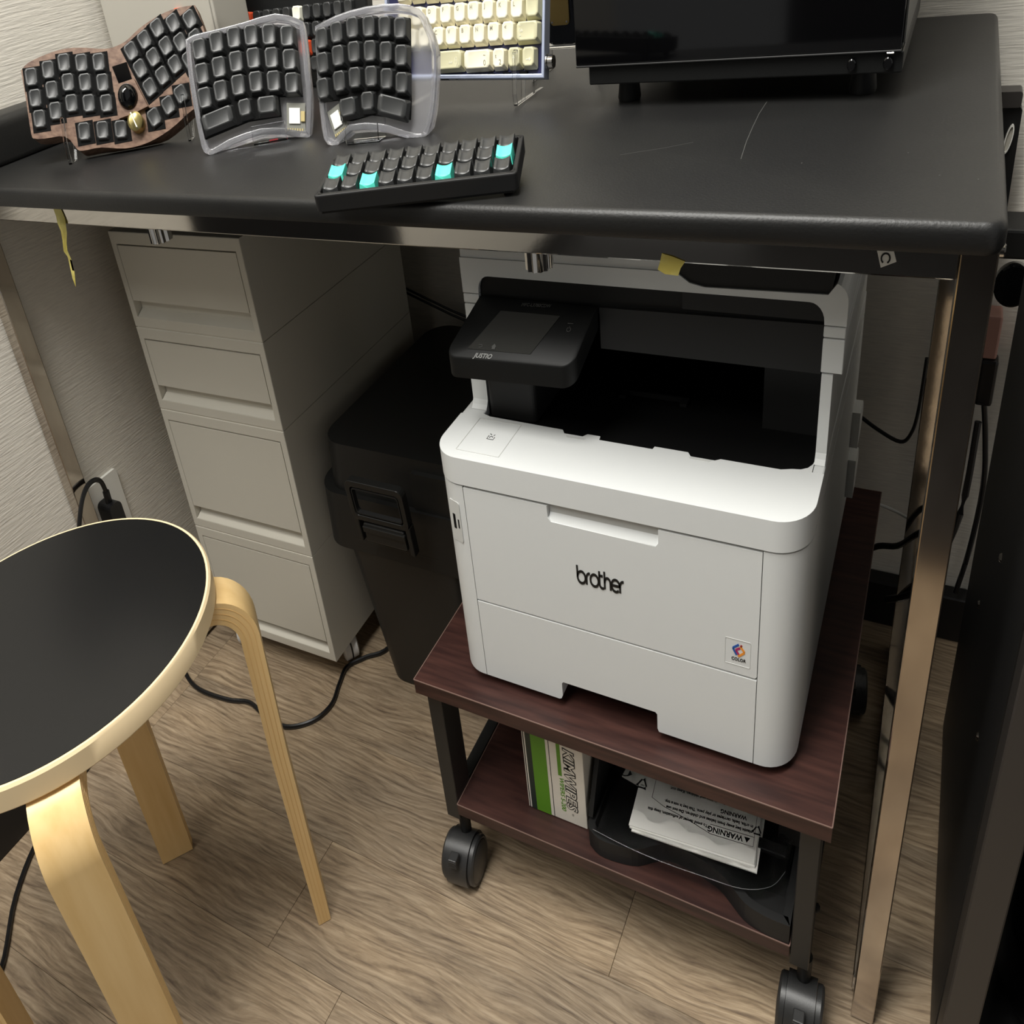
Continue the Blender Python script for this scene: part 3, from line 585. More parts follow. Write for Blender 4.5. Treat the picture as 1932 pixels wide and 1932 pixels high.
# ================================================================ THINGS ON THE LOWER SHELF
FRONT_EDGE = [(-0.3445, 0.0063), (-0.2987, 0.0023), (-0.2505, 0.0014), (-0.1989, 0.0040), (-0.1559, 0.0075), (-0.1254, 0.0219), (-0.1132, 0.0436)]
def build_shelf_things():
    zb = 0.1160
    x0, x1, y0, y1, z1 = -0.4490, -0.3620, 0.0270, 0.150, 0.2560
    t = thing('wiper_carton', 'white and green printed carton of wipes standing on the lower trolley shelf', 'box', ((x0+x1)/2, 0.09, zb))
    part('carton', G().box(x0, x1, y0, y1, zb, z1, 0.0006, 1), M['carton'], t)
    K = XZ @ Matrix.Translation((0, 0, -y0)); w = x1-x0
    def band(nm, a, b, m_): part(nm, G().prism([(x0+a*w, zb+0.0004), (x0+b*w, zb+0.0004), (x0+b*w, z1-0.0004), (x0+a*w, z1-0.0004)], 0.00005, 0.0003, M4=K), M[m_], t)
    band('thin_line', 0.020, 0.035, 'ink'); band('dark_band', 0.058, 0.150, 'dkgreen'); band('green_band', 0.150, 0.395, 'green'); band('thin_line', 0.445, 0.455, 'ink')
    # lettering runs down the face
    KT = FR((0, y0-0.0002, 0), (0, 0, -1), (1, 0, 0), (0, -1, 0))
    def down(xx, zz, lift=0): m_ = KT.copy(); m_.translation = Vector((xx, y0-0.0002-lift, zz)); return m_
    part('large_word', G().text('KIMWIPES', 0.0205, 0.0002, down(x0+0.690*w, 0.2210), shear=0.22, off=0.0012, sx=0.92), M['ink'], t)
    part('word_fill', G().text('KIMWIPES', 0.0205, 0.0002, down(x0+0.690*w, 0.2210, 0.0002), shear=0.22, off=-0.00005, sx=0.92), M['carton'], t)
    part('green_bar', G().prism([(x0+0.575*w, 0.2350), (x0+0.635*w, 0.2280), (x0+0.635*w, 0.1800), (x0+0.575*w, 0.1800)], 0.00005, 0.0003, M4=K), M['green'], t)
    part('small_word', G().text('WIPERS S-200', 0.0088, 0.0002, down(x0+0.590*w, 0.1780), shear=0.2, off=0.0001, sx=0.90), M['green'], t)
    g = G(); g.ribbon(arc(x0+0.77*w, 0.1290, 0.0012, 0, 360, 12), 0.0004, 0.0002, K); part('register_mark', g, M['ink'], t)
    # black spare tray
    X0, X1 = -0.3560, -0.0985
    fo = [(X0+0.004, 0.0110), (X0+0.020, 0.0035), (-0.310, 0.0040), (-0.285, 0.0095), (-0.262, 0.0245), (-0.245, 0.0290), (-0.215, 0.0270), (-0.185, 0.0200), (-0.168, 0.0100), (-0.150, -0.0010), (-0.130, -0.0055), (-0.112, -0.0062), (X1, -0.0058)]
    fo = [tuple(p) for p in spline([Vector(p) for p in fo], 3)]
    out = fo+[(X1, 0.300), (X0, 0.300), (X0, 0.0180)]
    t = thing('spare_tray', 'black plastic paper tray with wavy front edge lying on the lower trolley shelf', 'tray', ((X0+X1)/2, 0.15, zb))
    part('tray_floor', G().prism(out, zb, zb+0.010, 0.0015, 2, top_only=True), M['pblack2'], t)
    inn = inset(out, 0.009)
    part('rim', G().ring(out, inn, zb+0.0101, zb+0.0240, 0.0), M['pblack2'], t)
    part('side_wall', G().prism([(0.02, zb+0.030), (0.30, zb+0.030), (0.30, zb+0.085), (0.07, zb+0.085), (0.05, zb+0.080)], X0, X0+0.006, 0.001, 1, M4=FR((0, 0, 0), (0, 1, 0), (0, 0, 1), (1, 0, 0))), M['pblack2'], t)
    part('ramp', G().prism([(0.0325, zb+0.0102), (0.30, zb+0.034), (0.30, zb+0.0102)], X0+0.012, X1-0.012, M4=FR((0, 0, 0), (0, 1, 0), (0, 0, 1), (1, 0, 0))), M['pblack'], t)
    part('sliding_guide', G().box(-0.262, -0.115, 0.055, 0.068, zb+0.030, zb+0.036, 0.001, 1), M['pblack2'], t)
    part('rear_block', G().box(-0.128, X1-0.0005, 0.075, 0.30, zb+0.0301, zb+0.075, 0.003, 2), M['pblack2'], t)
    # papers in a clear bag
    yaw = 4.0; K = Matrix.Translation((-0.3010, 0.0218, 0)) @ Matrix.Rotation(R_(yaw), 4, 'Z')
    zt = 0.1490
    t = thing('manual_stack', 'stack of white manuals with an upside-down warning notice inside a clear bag', 'papers', (-0.23, 0.1, zt))
    w, dp = 0.1540, 0.150
    for i, (dx, dy, ry, th) in enumerate(((0.004, -0.0030, -1.0, 0.0016), (0.0010, -0.0008, -0.4, 0.0020), (0, 0, 0, 0.0014))):
        z = zt+(0, 0.0018, 0.0040)[i]
        g = G(); M_ = K @ Matrix.Translation((dx, dy, 0)) @ Matrix.Rotation(R_(ry), 4, 'Z')
        rows = [[(w*u, dp*v, z+th+0.012*v*v) for u in (0, 0.25, 0.5, 0.75, 1)] for v in (0, 0.2, 0.4, 0.6, 0.8, 1)]
        g.sheet(rows, th, M_); sh = part('booklet', g, M['paper'], t)
    g = G(); rows = [[(-0.040+0.05*u, 0.052+0.12*v, zt+0.0015+0.012*v*v) for u in (0, 0.5, 1)] for v in (0, 0.5, 1)]; g.sheet(rows, 0.0012, K @ Matrix.Rotation(R_(-14), 4, 'Z')); lf = part('folded_leaflet', g, M['paper'], t)
    # the notice is printed upside down as seen from the front; it follows the curve of the top booklet
    def Z(v): return zt+0.0040+0.0014+0.012*v*v+0.0004
    def wrap(g):
        for q in g.bm.verts: q.co.z += Z(min(max(q.co.y/dp, 0), 1)); 
        for q in g.bm.verts: q.co = K @ q.co
        return g
    UD = lambda x, y: FR((x, y, 0), (-1, 0, 0), (0, -1, 0), (0, 0, 1))
    g = G(); g.text('\u25B2WARNING' if False else 'WARNING', 0.0088, 0.0002, UD(0.137, 0.0265), off=0.00022)
    g.prism([(0.1385, 0.0265), (0.1455, 0.0265), (0.1420, 0.0205)], 0, 0.0002)
    lines = ['To avoid danger of suffocation, keep this', 'plastic bag away from babies and children. Do not use', 'in cribs, beds, carriages or play pens. This bag is not a toy.']
    for i, s_ in enumerate(lines): g.text(s_, 0.0050, 0.0002, UD(0.147 if i else 0.094, (0.0275, 0.0355, 0.0420)[i]), off=0.00010, sx=(0.92, 0.98, 0.94)[i])
    g.text('WARNING', 0.0066, 0.0002, UD(0.138, 0.0500), off=0.00014)
    for i in range(3): g.text(('Please keep away from babies and children. Keep out', 'of reach. To avoid danger of suffocation please keep', 'this plastic bag away. AVERTISSEMENT')[i], 0.0048, 0.0002, UD(0.146, 0.0590+0.0062*i), off=0.0001, sx=1.02)
    part('warning_notice', wrap(g), M['ink'], t)
    g = G()
    bx = [(0.0975, 0.0180), (0.1500, 0.0180), (0.1500, 0.0900)]
    g.ribbon([(0.1500, 0.0900), (0.1500, 0.0180), (0.0990, 0.0180), (0.0700, 0.0262), (0.0380, 0.0330), (0.0200, 0.0400), (0.0200, 0.0900)], 0.0005, 0.0002)
    g.ribbon([(0.0970, 0.0180), (0.0970, 0.0290), (0.1500, 0.0290)], 0.0004, 0.0002)
    part('notice_frame', wrap(g), M['ink'], t)
    def recycle(cx, cy, s_):
        g = G()
        for k in range(3):
            a = 90+120*k; p = [(cx+s_*math.cos(R_(a+d)), cy+s_*math.sin(R_(a+d))) for d in (14, 106)]; g.ribbon(p, s_*0.30, 0.0002)
            q = p[1]; g.prism([(q[0]+s_*0.4*math.cos(R_(a+d)), q[1]+s_*0.4*math.sin(R_(a+d))) for d in (110, 230, 350)], 0, 0.0002)
        return g
    g = recycle(0.004, 0.052, 0.0062); g.text('LDPE', 0.0048, 0.0002, UD(0.010, 0.0670), off=0.0001); g.text('PAP', 0.0030, 0.0002, UD(0.0072, 0.0520)); part('recycling_mark', wrap(g), M['ink'], t)
    g = recycle(0.1515+0.0005, 0.0370, 0.0050); part('recycling_mark', wrap(g), M['ink'], t)
    g = G(); g.ribbon(arc(-0.022, 0.064, 0.008, 200, 320, 8), 0.0013, 0.0002); g.prism([(-0.0175, 0.0560), (-0.0120, 0.0600), (-0.0160, 0.0650)], 0, 0.0002); part('curved_arrow', wrap(g), M['ink'], lf)
    # bag: thin crumpled film around the stack
    edge = spline([Vector(p) for p in FRONT_EDGE], 4)
    def film(zz, amp, ph):
        rows = []
        for j in range(15):
            v = j/14; r = []
            for i, e in enumerate(edge):
                u = i/(len(edge)-1); bx = -0.350+0.2500*u
                x = e.x*(1-v)+bx*v; y = e.y*(1-v)+0.175*v
                z = zz*min(1, 3*v)+(zt-0.0025)*(1-min(1, 3*v))+0.012*v*v
                z += amp*(math.sin(23*u+9*v+ph)+0.7*math.sin(41*u-17*v+2*ph)+0.5*math.sin(70*u*(0.6+0.5*v)+ph))*min(1, 5*v)*(1 if 0 < i < len(edge)-1 else 0)
                r.append((x, y, z))
            rows.append(r)
        return rows
    t2 = thing('plastic_bag', 'crumpled clear plastic bag wrapped round the manuals on the black tray', 'bag', (-0.23, 0.1, zt))
    part('bag_film', G().sheet(film(zt+0.0088, 0.0008, 0.3), 0.0002), M['bag'], t2)
    part('bag_film', G().sheet(film(zt-0.0016, 0.0002, 1.9), 0.0002), M['bag'], t2)
    g = G(); g.tube([(p.x, p.y, zt-0.0024) for p in edge], 0.00035, 5, sub=1); part('bag_seam', g, M['clear'], t2)
build_shelf_things()
# ================================================================ DRAWER TOWER
def build_drawers():
    K = Matrix.Translation((-1.2141, 0.1818, 0)) @ Matrix.Rotation(R_(0.87), 4, 'Z')
    w, d = 0.2819, 0.3822
    zs = [0.045, 0.2236, 0.4082, 0.5237, 0.6465]
    t = thing('drawer_tower', 'narrow grey plastic tower of four stacked drawers on casters beside the left wall', 'drawers', (-1.07, 0.37, 0))
    for i in range(4):
        z0, z1 = zs[i]+0.0004, zs[i+1]-0.0004; h = z1-z0; fr = 0.012
        g = G()
        dz0, dz1 = z0+0.014, z1-0.0155
        poly_o = [(0, z0), (w, z0), (w, z1), (0, z1)]; xi0, xi1 = fr, w-fr
        poly_i = [(xi0, dz0), (xi1, dz0), (xi1, dz1), (xi0, dz1)]
        KX = K @ XZ
        g.ring(poly_o, poly_i, -0.028, 0.0, 0.0012, M4=KX)
        g.box(0, w, 0.0281, d, z0, z1, 0, 1, K)
        g.box(xi0-0.0005, xi1+0.0005, 0.0279, 0.0281, dz0-0.0005, dz1+0.0005, 0, 1, K)
        if i: g.box(0.004, w-0.004, 0.001, d-0.002, z0-0.0010, z0+0.0002, 0, 1, K)
        u = part('drawer_unit', g, M['drawer'], t)
        # drawer front: flat panel with the finger slot under it
        slot = 0.021 if i != 0 else 0.019
        g = G()
        dp = [(xi0+0.0012, dz0+slot), (xi1-0.0012, dz0+slot), (xi1-0.0012, dz1-0.0016), (xi0+0.0012, dz1-0.0016)]
        g.prism(dp, -0.013, -0.0004, 0.0010, 2, M4=KX, top_only=True)
        f = part('drawer_front', g, M['drawer'], u)
        g = G(); g.box(xi0+0.0012, xi1-0.0012, 0.0125, 0.0145, dz0+0.0005, dz0+slot+0.001, 0, 1, K)
        g.prism([(0.0004, dz0), (0.0125, dz0+0.0065), (0.0125, dz0)], xi0+0.0012, xi1-0.0012, M4=K @ FR((0, 0, 0), (0, 1, 0), (0, 0, 1), (1, 0, 0)))
        part('finger_slot', g, M['drawer'], u)
    for cx, cy, yaw in ((0.026, 0.026, 20), (w-0.022, 0.062, 55), (0.030, d-0.03, 0), (w-0.028, d-0.03, 30)):
        Kc = K @ Matrix.Translation((cx, cy, 0)) @ Matrix.Rotation(R_(yaw), 4, 'Z'); r = 0.0205
        c = part('caster', G().lathe([(0, 0.034), (0.013, 0.034), (0.013, 0.0445), (0, 0.0445)], 16, Kc), M['cwheel'], t)
        for s_ in (-1, 1): part('wheel', G().lathe([(0, -0.006), (r, -0.006), (r, 0.004), (r*0.8, 0.0065), (0, 0.0075)], 24, Kc @ FR((s_*0.0075, 0, r+0.0004), (0, 1, 0), (0, 0, 1), (s_, 0, 0))), M['cwheel'], c)
build_drawers()
# ================================================================ BLACK TRUNK
def build_trunk():
    t = thing('storage_trunk', 'tall black plastic latch-lidded storage trunk between the drawer tower and the trolley', 'trunk', (-0.72, 0.4, 0))
    x0, x1, y0, y1 = -0.905, -0.60, 0.205, 0.600
    def tp(cx, cy, k): return lambda p: (cx+(p[0]-cx)*k, cy+(p[1]-cy)*k)
    cx, cy = (x0+x1)/2, (y0+y1)/2
    fp = rrect(x0+0.035+0.012, x1-0.047, y0+0.03, y1-0.03, 0.035, 6)
    part('tub', G().prism(fp, 0.002, 0.262, 0.006, 2, taper=tp(cx, cy, 1.20)), M['trunk'], t, smooth=35)
    rimo = rrect(x0-0.012, x1+0.012, y0-0.004, y1, 0.050, 8)
    part('tub_collar', G().prism(rimo, 0.243, 0.322, 0.018, 4, taper=tp(cx, cy, 0.985)), M['trunk'], t, smooth=35)
    lf = rrect(x0+0.006, x1-0.006, y0+0.008, y1-0.01, 0.045, 8)
    lid = part('lid', G().prism(lf, 0.3222, 0.386, 0.014, 5, taper=tp(cx, cy, 0.975), top_only=True), M['trunk'], t, smooth=35)
    # raised panels on the lid front either side of the latch
    yy = -(y0+0.0035)
    part('lid_rib', G().prism(rrect(-0.712, -0.640, 0.322, 0.372, 0.004, 3), yy-0.012, yy, 0.003, 2, M4=XZ), M['trunk'], lid)
    # latch: bent loop frame around an opening, hinged tongue below
    ky = y0-0.0155; K = FR((0.014, ky, 0.012), (1, 0, 0), (0, -0.10, 0.995), (0, -0.995, -0.10)) 
    g = G(); xo0, xo1 = -0.806, -0.700
    def lp(i_, r): return rrect(xo0+i_, xo1-i_, 0.268+i_*0.4, 0.352-i_, r, 5)
    o_, i_ = rrect(xo0, xo1, 0.318, 0.374, 0.010, 5), rrect(xo0+0.008, xo1-0.008, 0.325, 0.366, 0.006, 5)
    g.ring(o_, i_, -0.010, 0.001, 0.0008, M4=K)
    g.box(xo0, xo0+0.009, 0.284, 0.322, -0.012, 0.000, 0.001, 1, K); g.box(xo1-0.009, xo1, 0.280, 0.322, -0.012, 0.000, 0.001, 1, K)
    la = part('latch', g, M['trunk'], lid)
    g = G(); g.box(xo0+0.014, xo1-0.014, 0.284, 0.312, -0.014, -0.001, 0.003, 2, K); g.box(xo0+0.014, xo1-0.012, 0.300, 0.309, -0.004, 0.0012, 0.001, 1, K)
    part('latch_tongue', g, M['trunk'], la)
    g = G(); g.ring(rrect(xo0+0.010, xo1-0.010, 0.327, 0.364, 0.005, 4), rrect(xo0+0.0115, xo1-0.0115, 0.3285, 0.3625, 0.004, 4), -0.006, 0.0004, M4=K); part('latch_bead', g, M['pblack2'], la)
build_trunk()
# ================================================================ STOOL
def build_stool():
    cx, cy, R0, zt = -0.8570, -0.2725, 0.1757, 0.4700
    t = thing('round_stool', 'round stool with black top, pale birch rim and bent birch legs', 'stool', (cx, cy, 0))
    th = 0.022
    T = Matrix.Translation((cx, cy, 0))
    part('seat_rim', G().lathe([(0, zt-th), (R0+0.0015, zt-th), (R0+0.0035, zt-th+0.002), (R0+0.0035, zt-0.0025), (R0+0.0015, zt-0.0003), (R0-0.0008, zt-0.0003), (R0-0.0015, zt-0.003), (0, zt-0.003)], 96, T), M['rim'], t)
    part('seat_top', G().lathe([(0, zt-0.0028), (R0-0.0018, zt-0.0028), (R0-0.0012, zt), (0, zt)], 96, T), M['lino'], t)
    for a in (50, 141, 231, -35):
        K = T @ Matrix.Rotation(R_(a), 4, 'Z')
        r1 = 0.2130; th_l = 0.022; zu = zt-th-0.0005; rb = 0.050
        # centre line: straight out under the seat, quarter bend, straight down
        inner, outer = [], []
        c0 = (r1-rb, zu-rb)
        outer += [(0.055, zu)]+[(c0[0]+rb*math.sin(R_(k)), c0[1]+rb*math.cos(R_(k))) for k in range(0, 91, 9)]
        inner += [(0.055, zu-th_l)]+[(c0[0]+(rb-th_l)*math.sin(R_(k)), c0[1]+(rb-th_l)*math.cos(R_(k))) for k in range(0, 91, 9)]
        outer += [(r1-0.006, 0.25), (r1-0.010, 0.0008)]; inner += [(r1-0.006-th_l*0.93, 0.25), (r1-0.010-th_l*0.80, 0.0008)]
        poly = outer+inner[::-1]
        g = G(); g.prism(poly, -0.0230, 0.0230, 0.0016, 2, M4=K @ FR((0, 0, 0), (1, 0, 0), (0, 0, 1), (0, -1, 0)))
        lg = part('leg', g, M['birch'], t, smooth=40)
        # laminations show on both cut sides of the bend
        g = G()
        for q in (0.25, 0.5, 0.75):
            pts = [(o_[0]*(1-q)+i_[0]*q, o_[1]*(1-q)+i_[1]*q) for o_, i_ in zip(outer, inner)]
            for s_ in (-1, 1): g.ribbon(pts[1:], 0.0008, 0.0002, K @ FR((0, 0, 0), (1, 0, 0), (0, 0, 1), (0, -1, 0)) @ Matrix.Translation((0, 0, 0.0230 if s_ > 0 else -0.0232)))
        part('lamination_line', g, M['birchply'], lg)
build_stool()
# ================================================================ KEYBOARDS
# layouts in millimetres on each keyboard's own plane
KD = {
 'K1': {'o':(-1.1038,0.0886,0.7515),'yaw':34,'tilt':28,'keysL':[(-40.2,93.5),(-39.0,71.8),(-37.5,50.5),(-16.6,97.4),(-15.6,76.7),(-14.9,55.3),(5.6,101.6),(7.1,81.2),(7.8,59.8),(28.7,98.0),(29.7,78.0),(30.6,56.5),(51.7,95.5),(52.9,74.4),(53.8,53.1)],'keysB':[(18.9,29.4),(43.5,27.2),(67.9,24.5)],'keysR':[(97.2,100.3),(116.8,109.1),(136.1,118.4),(158.1,120.4),(181.3,121.1),(105.8,81.3),(125.3,90.1),(144.2,98.9),(164.4,99.9),(115.0,60.7),(133.9,69.9),(152.9,78.8)],'keysT':[(115.2,30.1),(136.3,39.2),(155.3,48.1)],'misc':[(91.1,28.0),(84.9,55.2),(87.1,66.5),(98.7,53.2),(67.4,69.3),(95.6,72.3),(109.4,42.1),(68.9,35.3),(78.8,82.8)],'out':[(-54.1,103.8),(-42.9,110.2),(-16.6,115.4),(9.1,117.3),(32.7,114.9),(55.9,110.4),(70.5,109.6),(90.0,113.4),(110.8,123.5),(133.9,131.3),(157.7,136.0),(186.2,136.5),(190.8,132.4),(197.9,105.2),(197.0,78.1),(186.1,49.3),(172.5,35.0),(159.1,28.8),(132.3,16.4),(100.8,7.8),(69.4,6.3),(36.8,12.1),(13.9,12.4),(5.0,14.8),(-8.1,29.8),(-35.9,31.9),(-48.8,33.8),(-53.0,39.4),(-53.2,78.6)],'stand':[(-10.3,46.3),(-1.5,-4.5)]},
 'K2': {'o':(-0.885,0.1203,0.754),'yaw':30,'tilt':26,'r1':[(9.8,95.0),(32.5,98.6),(55.2,99.8),(77.2,99.1),(99.7,96.8),(122.6,92.5)],'r2':[(9.4,72.2),(31.9,75.4),(54.4,77.6),(76.9,77.9),(99.8,75.3),(122.1,70.8)],'r3':[(9.1,49.7),(30.6,53.5),(53.5,55.9),(76.4,56.0),(99.0,53.7),(121.6,49.0)],'r4':[(22.5,29.9),(58.5,34.4),(86.9,33.3)],'r4e':[(3.3,27.2),(43.0,34.0),(74.0,34.7),(99.9,31.8)],'pcb':[(107.4,37.6),(131.9,32.8),(132.2,6.5),(106.3,9.9),(120.7,20.7),(133.5,18.7)],'out':[(-7.9,108.5),(3.6,111.7),(27.8,112.5),(69.7,114.9),(109.4,117.6),(139.5,108.2),(144.7,99.7),(144.0,60.5),(143.6,36.8),(137.1,2.7),(131.9,-2.3),(106.5,4.2),(74.1,8.4),(33.6,4.1),(10.4,-2.5),(0.9,0.3),(-4.4,8.2),(-8.0,44.6),(-9.5,80.4)],'stand':[(63.9,13.8),(107.3,9.7),(108.7,-2.4),(68.9,-2.9)]},
 'K3': {'o':(-0.6611,0.1662,0.7515),'yaw':14,'tilt':20,'r1':[(-50.0,90.8),(-30.4,94.1),(-9.7,96.3),(11.1,95.4),(31.0,93.4),(50.3,90.7)],'r2':[(-50.9,70.3),(-30.2,74.6),(-9.4,76.2),(11.0,75.2),(31.0,72.6),(49.9,68.4)],'r3':[(-52.5,48.8),(-30.5,53.2),(-10.2,54.7),(10.8,54.1),(30.3,50.6),(49.1,45.9)],'r4':[(-21.5,31.7),(4.6,33.9),(35.7,27.0)],'r4e':[(-32.1,30.4),(-10.0,32.9),(18.8,32.9),(53.5,22.4)],'pcb':[(-40.1,22.8),(-53.4,28.5),(-31.5,13.3)],'out':[(-60.3,103.6),(-32.0,110.3),(6.0,114.0),(46.9,112.9),(72.9,106.0),(82.0,95.0),(92.2,71.7),(89.3,39.6),(85.2,20.2),(76.1,0.9),(62.9,-2.3),(37.0,4.1),(16.0,9.5),(-21.2,11.3),(-39.1,0.1),(-47.6,-0.1),(-57.6,6.8),(-60.6,30.4),(-61.5,64.4)],'stand':[(-25.0,16.3),(13.3,14.4),(19.2,-2.2),(-19.0,0.2),(34.0,4.3)]},
 'K5': {'o':(-0.5127,0.2937,0.7515),'yaw':3,'tilt':16,'r0':[(-149.4,105.0),(-128.8,104.0),(-109.1,103.4),(-89.1,102.8),(-70.0,102.3),(-50.6,101.7),(-32.1,101.1),(-13.8,100.6),(7.0,99.8)],'r1':[(-147.8,83.9),(-127.0,83.4),(-106.6,83.7),(-86.5,83.6),(-67.3,83.5),(-47.2,83.4),(-27.5,82.9),(-8.0,82.5),(10.5,82.4)],'r2':[(-138.1,64.8),(-118.0,64.5),(-98.9,64.2),(-79.4,64.3),(-59.7,64.0),(-39.6,64.1),(-19.8,63.7),(2.5,62.5)],'r3':[(-102.7,42.9),(-62.5,41.8),(-32.5,41.6),(-11.6,41.4),(7.8,40.9)],'r3e':[(-123.3,43.8),(-83.1,42.8),(-80.6,42.6),(-43.5,42.1)],'out':[(29.9,87.6),(26.0,24.5),(-123.9,28.1)],'knob':[(31.6,36.1)],'stand':[(-8.0,46.1),(-8.0,34.1),(-5.7,12.2),(0.3,-0.9),(3.9,-1.1),(69.0,30.8)]},
}
def keycap(w=0.0172, d=0.0172, h=0.0085, tw=0.0118, td=0.0135, dy=0.0008, dish=0.0009):
    def f():
        b = bmesh.new()
        def ring(ww, dd, z, c, oy=0):
            hw, hd = ww/2, dd/2
            P = [(-hw+c, -hd), (hw-c, -hd), (hw, -hd+c), (hw, hd-c), (hw-c, hd), (-hw+c, hd), (-hw, hd-c), (-hw, -hd+c)]
            return [b.verts.new((x, y+oy, z)) for x, y in P]
        r0 = ring(w, d, -h, 0.0012); r1 = ring(tw+0.0012, td+0.0012, -0.0008, 0.0026, dy); r2 = ring(tw, td, 0, 0.0028, dy); r3 = ring(tw*0.72, td*0.84, -dish*0.6, 0.0015, dy)
        for A, B in ((r0, r1), (r1, r2), (r2, r3)):
            for i in range(8): q = b.faces.new((A[i], A[(i+1) % 8], B[(i+1) % 8], B[i])); q.smooth = A is not r0
        q = b.faces.new(r3); q.smooth = True; b.faces.new(r0[::-1]); g = G(); g.add(b); return g
    return f
def rot(M4, ang=0):
    return (M4.to_3x3() @ Matrix.Rotation(R_(ang), 3, 'Z'))
def put_keys(kb, F, pts, tag_, ang=0, m='key', lift=0, **kw):
    Rm = rot(F, ang); mk = keycap(**kw); out = []
    for p in pts:
        out.append(piece('keycap', (tag_, ang, tuple(sorted(kw.items()))), mk, Rm, F @ Vector((p[0]/1000, p[1]/1000, lift)), M[m], kb))
    return out
def rest(g):      # nothing sinks into the desk
    for v in g.bm.verts: v.co.z = max(v.co.z, 0.7503)
    return g
def mm(L): return [(a/1000, b/1000) for a, b in L]
def build_walnut():
    d_ = KD['K1']; F = tiltframe(d_['o'], d_['yaw'], d_['tilt'])
    t = thing('split_keyboard', 'wavy walnut-cased keyboard with trackball and black keys at the far left', 'keyboard', (-1.04, 0.12, 0.76), 'custom keyboards on display')
    out = mm(d_['out'])
    out = [tuple(p) for p in spline([Vector(p) for p in out+[out[0]]], 3)[:-1]]
    part('case', rest(G().prism(out, -0.024, -0.0045, 0.002, 3, M4=F)), M['walnut'], t, smooth=35)
    kl, kr, kb_, kt = d_['keysL'], d_['keysR']+[(d_['keysR'][8][0]+21, d_['keysR'][8][1]+1), (d_['keysR'][11][0]+20, d_['keysR'][11][1]+2)], d_['keysB'], d_['keysT']
    def pads(P, w, ang, nm):
        g = G()
        for x, y in P: g.box(-w/2000, w/2000, -w/2000, w/2000, -0.0062, -0.0040, M4=F @ Matrix.Translation((x/1000, y/1000, 0)) @ Matrix.Rotation(R_(ang), 4, 'Z'))
        part(nm, g, M['void'], t)
    pads(kl, 23.5, -1.5, 'switch_plate'); pads(kr, 23.5, 24, 'switch_plate'); pads(kb_+kt, 24, 0, 'thumb_plate')
    kw = dict(w=0.0200, d=0.0200, tw=0.0150, td=0.0168, h=0.0075, dish=0.0016)
    put_keys(t, F, kl, 'wa', -2, **kw); put_keys(t, F, kb_, 'wa', -4, **kw); put_keys(t, F, kr, 'wa', 24, **kw); put_keys(t, F, kt, 'wa', 22, **kw)
    mi = d_['misc']; bx, by = mi[1][0]/1000, mi[1][1]/1000
    h = part('ball_holder', G().prism(mm([mi[4], mi[5], mi[6], ((mi[6][0]+mi[7][0])/2, (mi[6][1]+mi[7][1])/2-1), mi[7]]), -0.006, 0.0015, 0.001, 2, M4=F), M['walnut'], t)
    part('trackball', G().lathe([(0.0132*math.sin(R_(k)), -0.0132*math.cos(R_(k))) for k in range(0, 181, 9)], 32, F @ Matrix.Translation((bx, by, 0.0005))), M['gblack'], t)
    gx, gy = mi[0][0]/1000, mi[0][1]/1000
    part('rotary_knob', G().lathe([(0, 0.0120), (0.0070, 0.0110), (0.0100, 0.0085), (0.0100, -0.003), (0, -0.003)], 32, F @ Matrix.Translation((gx, gy, -0.002))), M['gold'], t)
    g = G(); g.box(-0.0007, 0.0007, -0.0085, 0.0085, 0.0085, 0.0122, 0.0003, 1, F @ Matrix.Translation((gx, gy, -0.001)) @ Matrix.Rotation(R_(20), 4, 'Z')); part('knob_pointer', g, M['legendw'], t)
    cx_, cy_ = mi[8][0], mi[8][1]
    part('controller_cover', G().prism(mm([(cx_-11, cy_+7), (cx_+9, cy_+9), (cx_+13, cy_-9), (cx_-5, cy_-12)]), -0.0062, -0.0025, 0.0008, 1, M4=F), M['gblack'], t)
    # stand of bent clear acrylic: front lip, foot, back rest
    for k, sx in enumerate((-0.0040, 0.160)):
        g = G(); prof = [(-0.004, 0.046), (-0.0020, 0.042), (0.0, 0.025), (0.006, 0.002), (-0.030, -0.004)]
        g.ribbon([(0.0035, 0.046), (0.0030, 0.020), (-0.0035, 0.001), (-0.0240, 0.005), (-0.0300, 0.055)], 0.0030, 0.004, F @ FR((sx, 0, 0), (0, 0, 1), (0, 1, 0), (-1, 0, 0)))
        for v in g.bm.verts:
            if v.co.z < 0.7505: v.co.z = 0.7505
        part('clear_stand', g, M['acrylic'], t, 'clear acrylic stand arm')
build_walnut()
KW = {'cl': dict(w=0.0212, d=0.0212, tw=0.0158, td=0.0182, h=0.0080, dish=0.0016), 'cr': dict(w=0.0196, d=0.0200, tw=0.0142, td=0.0164, h=0.0085, dish=0.0012)}
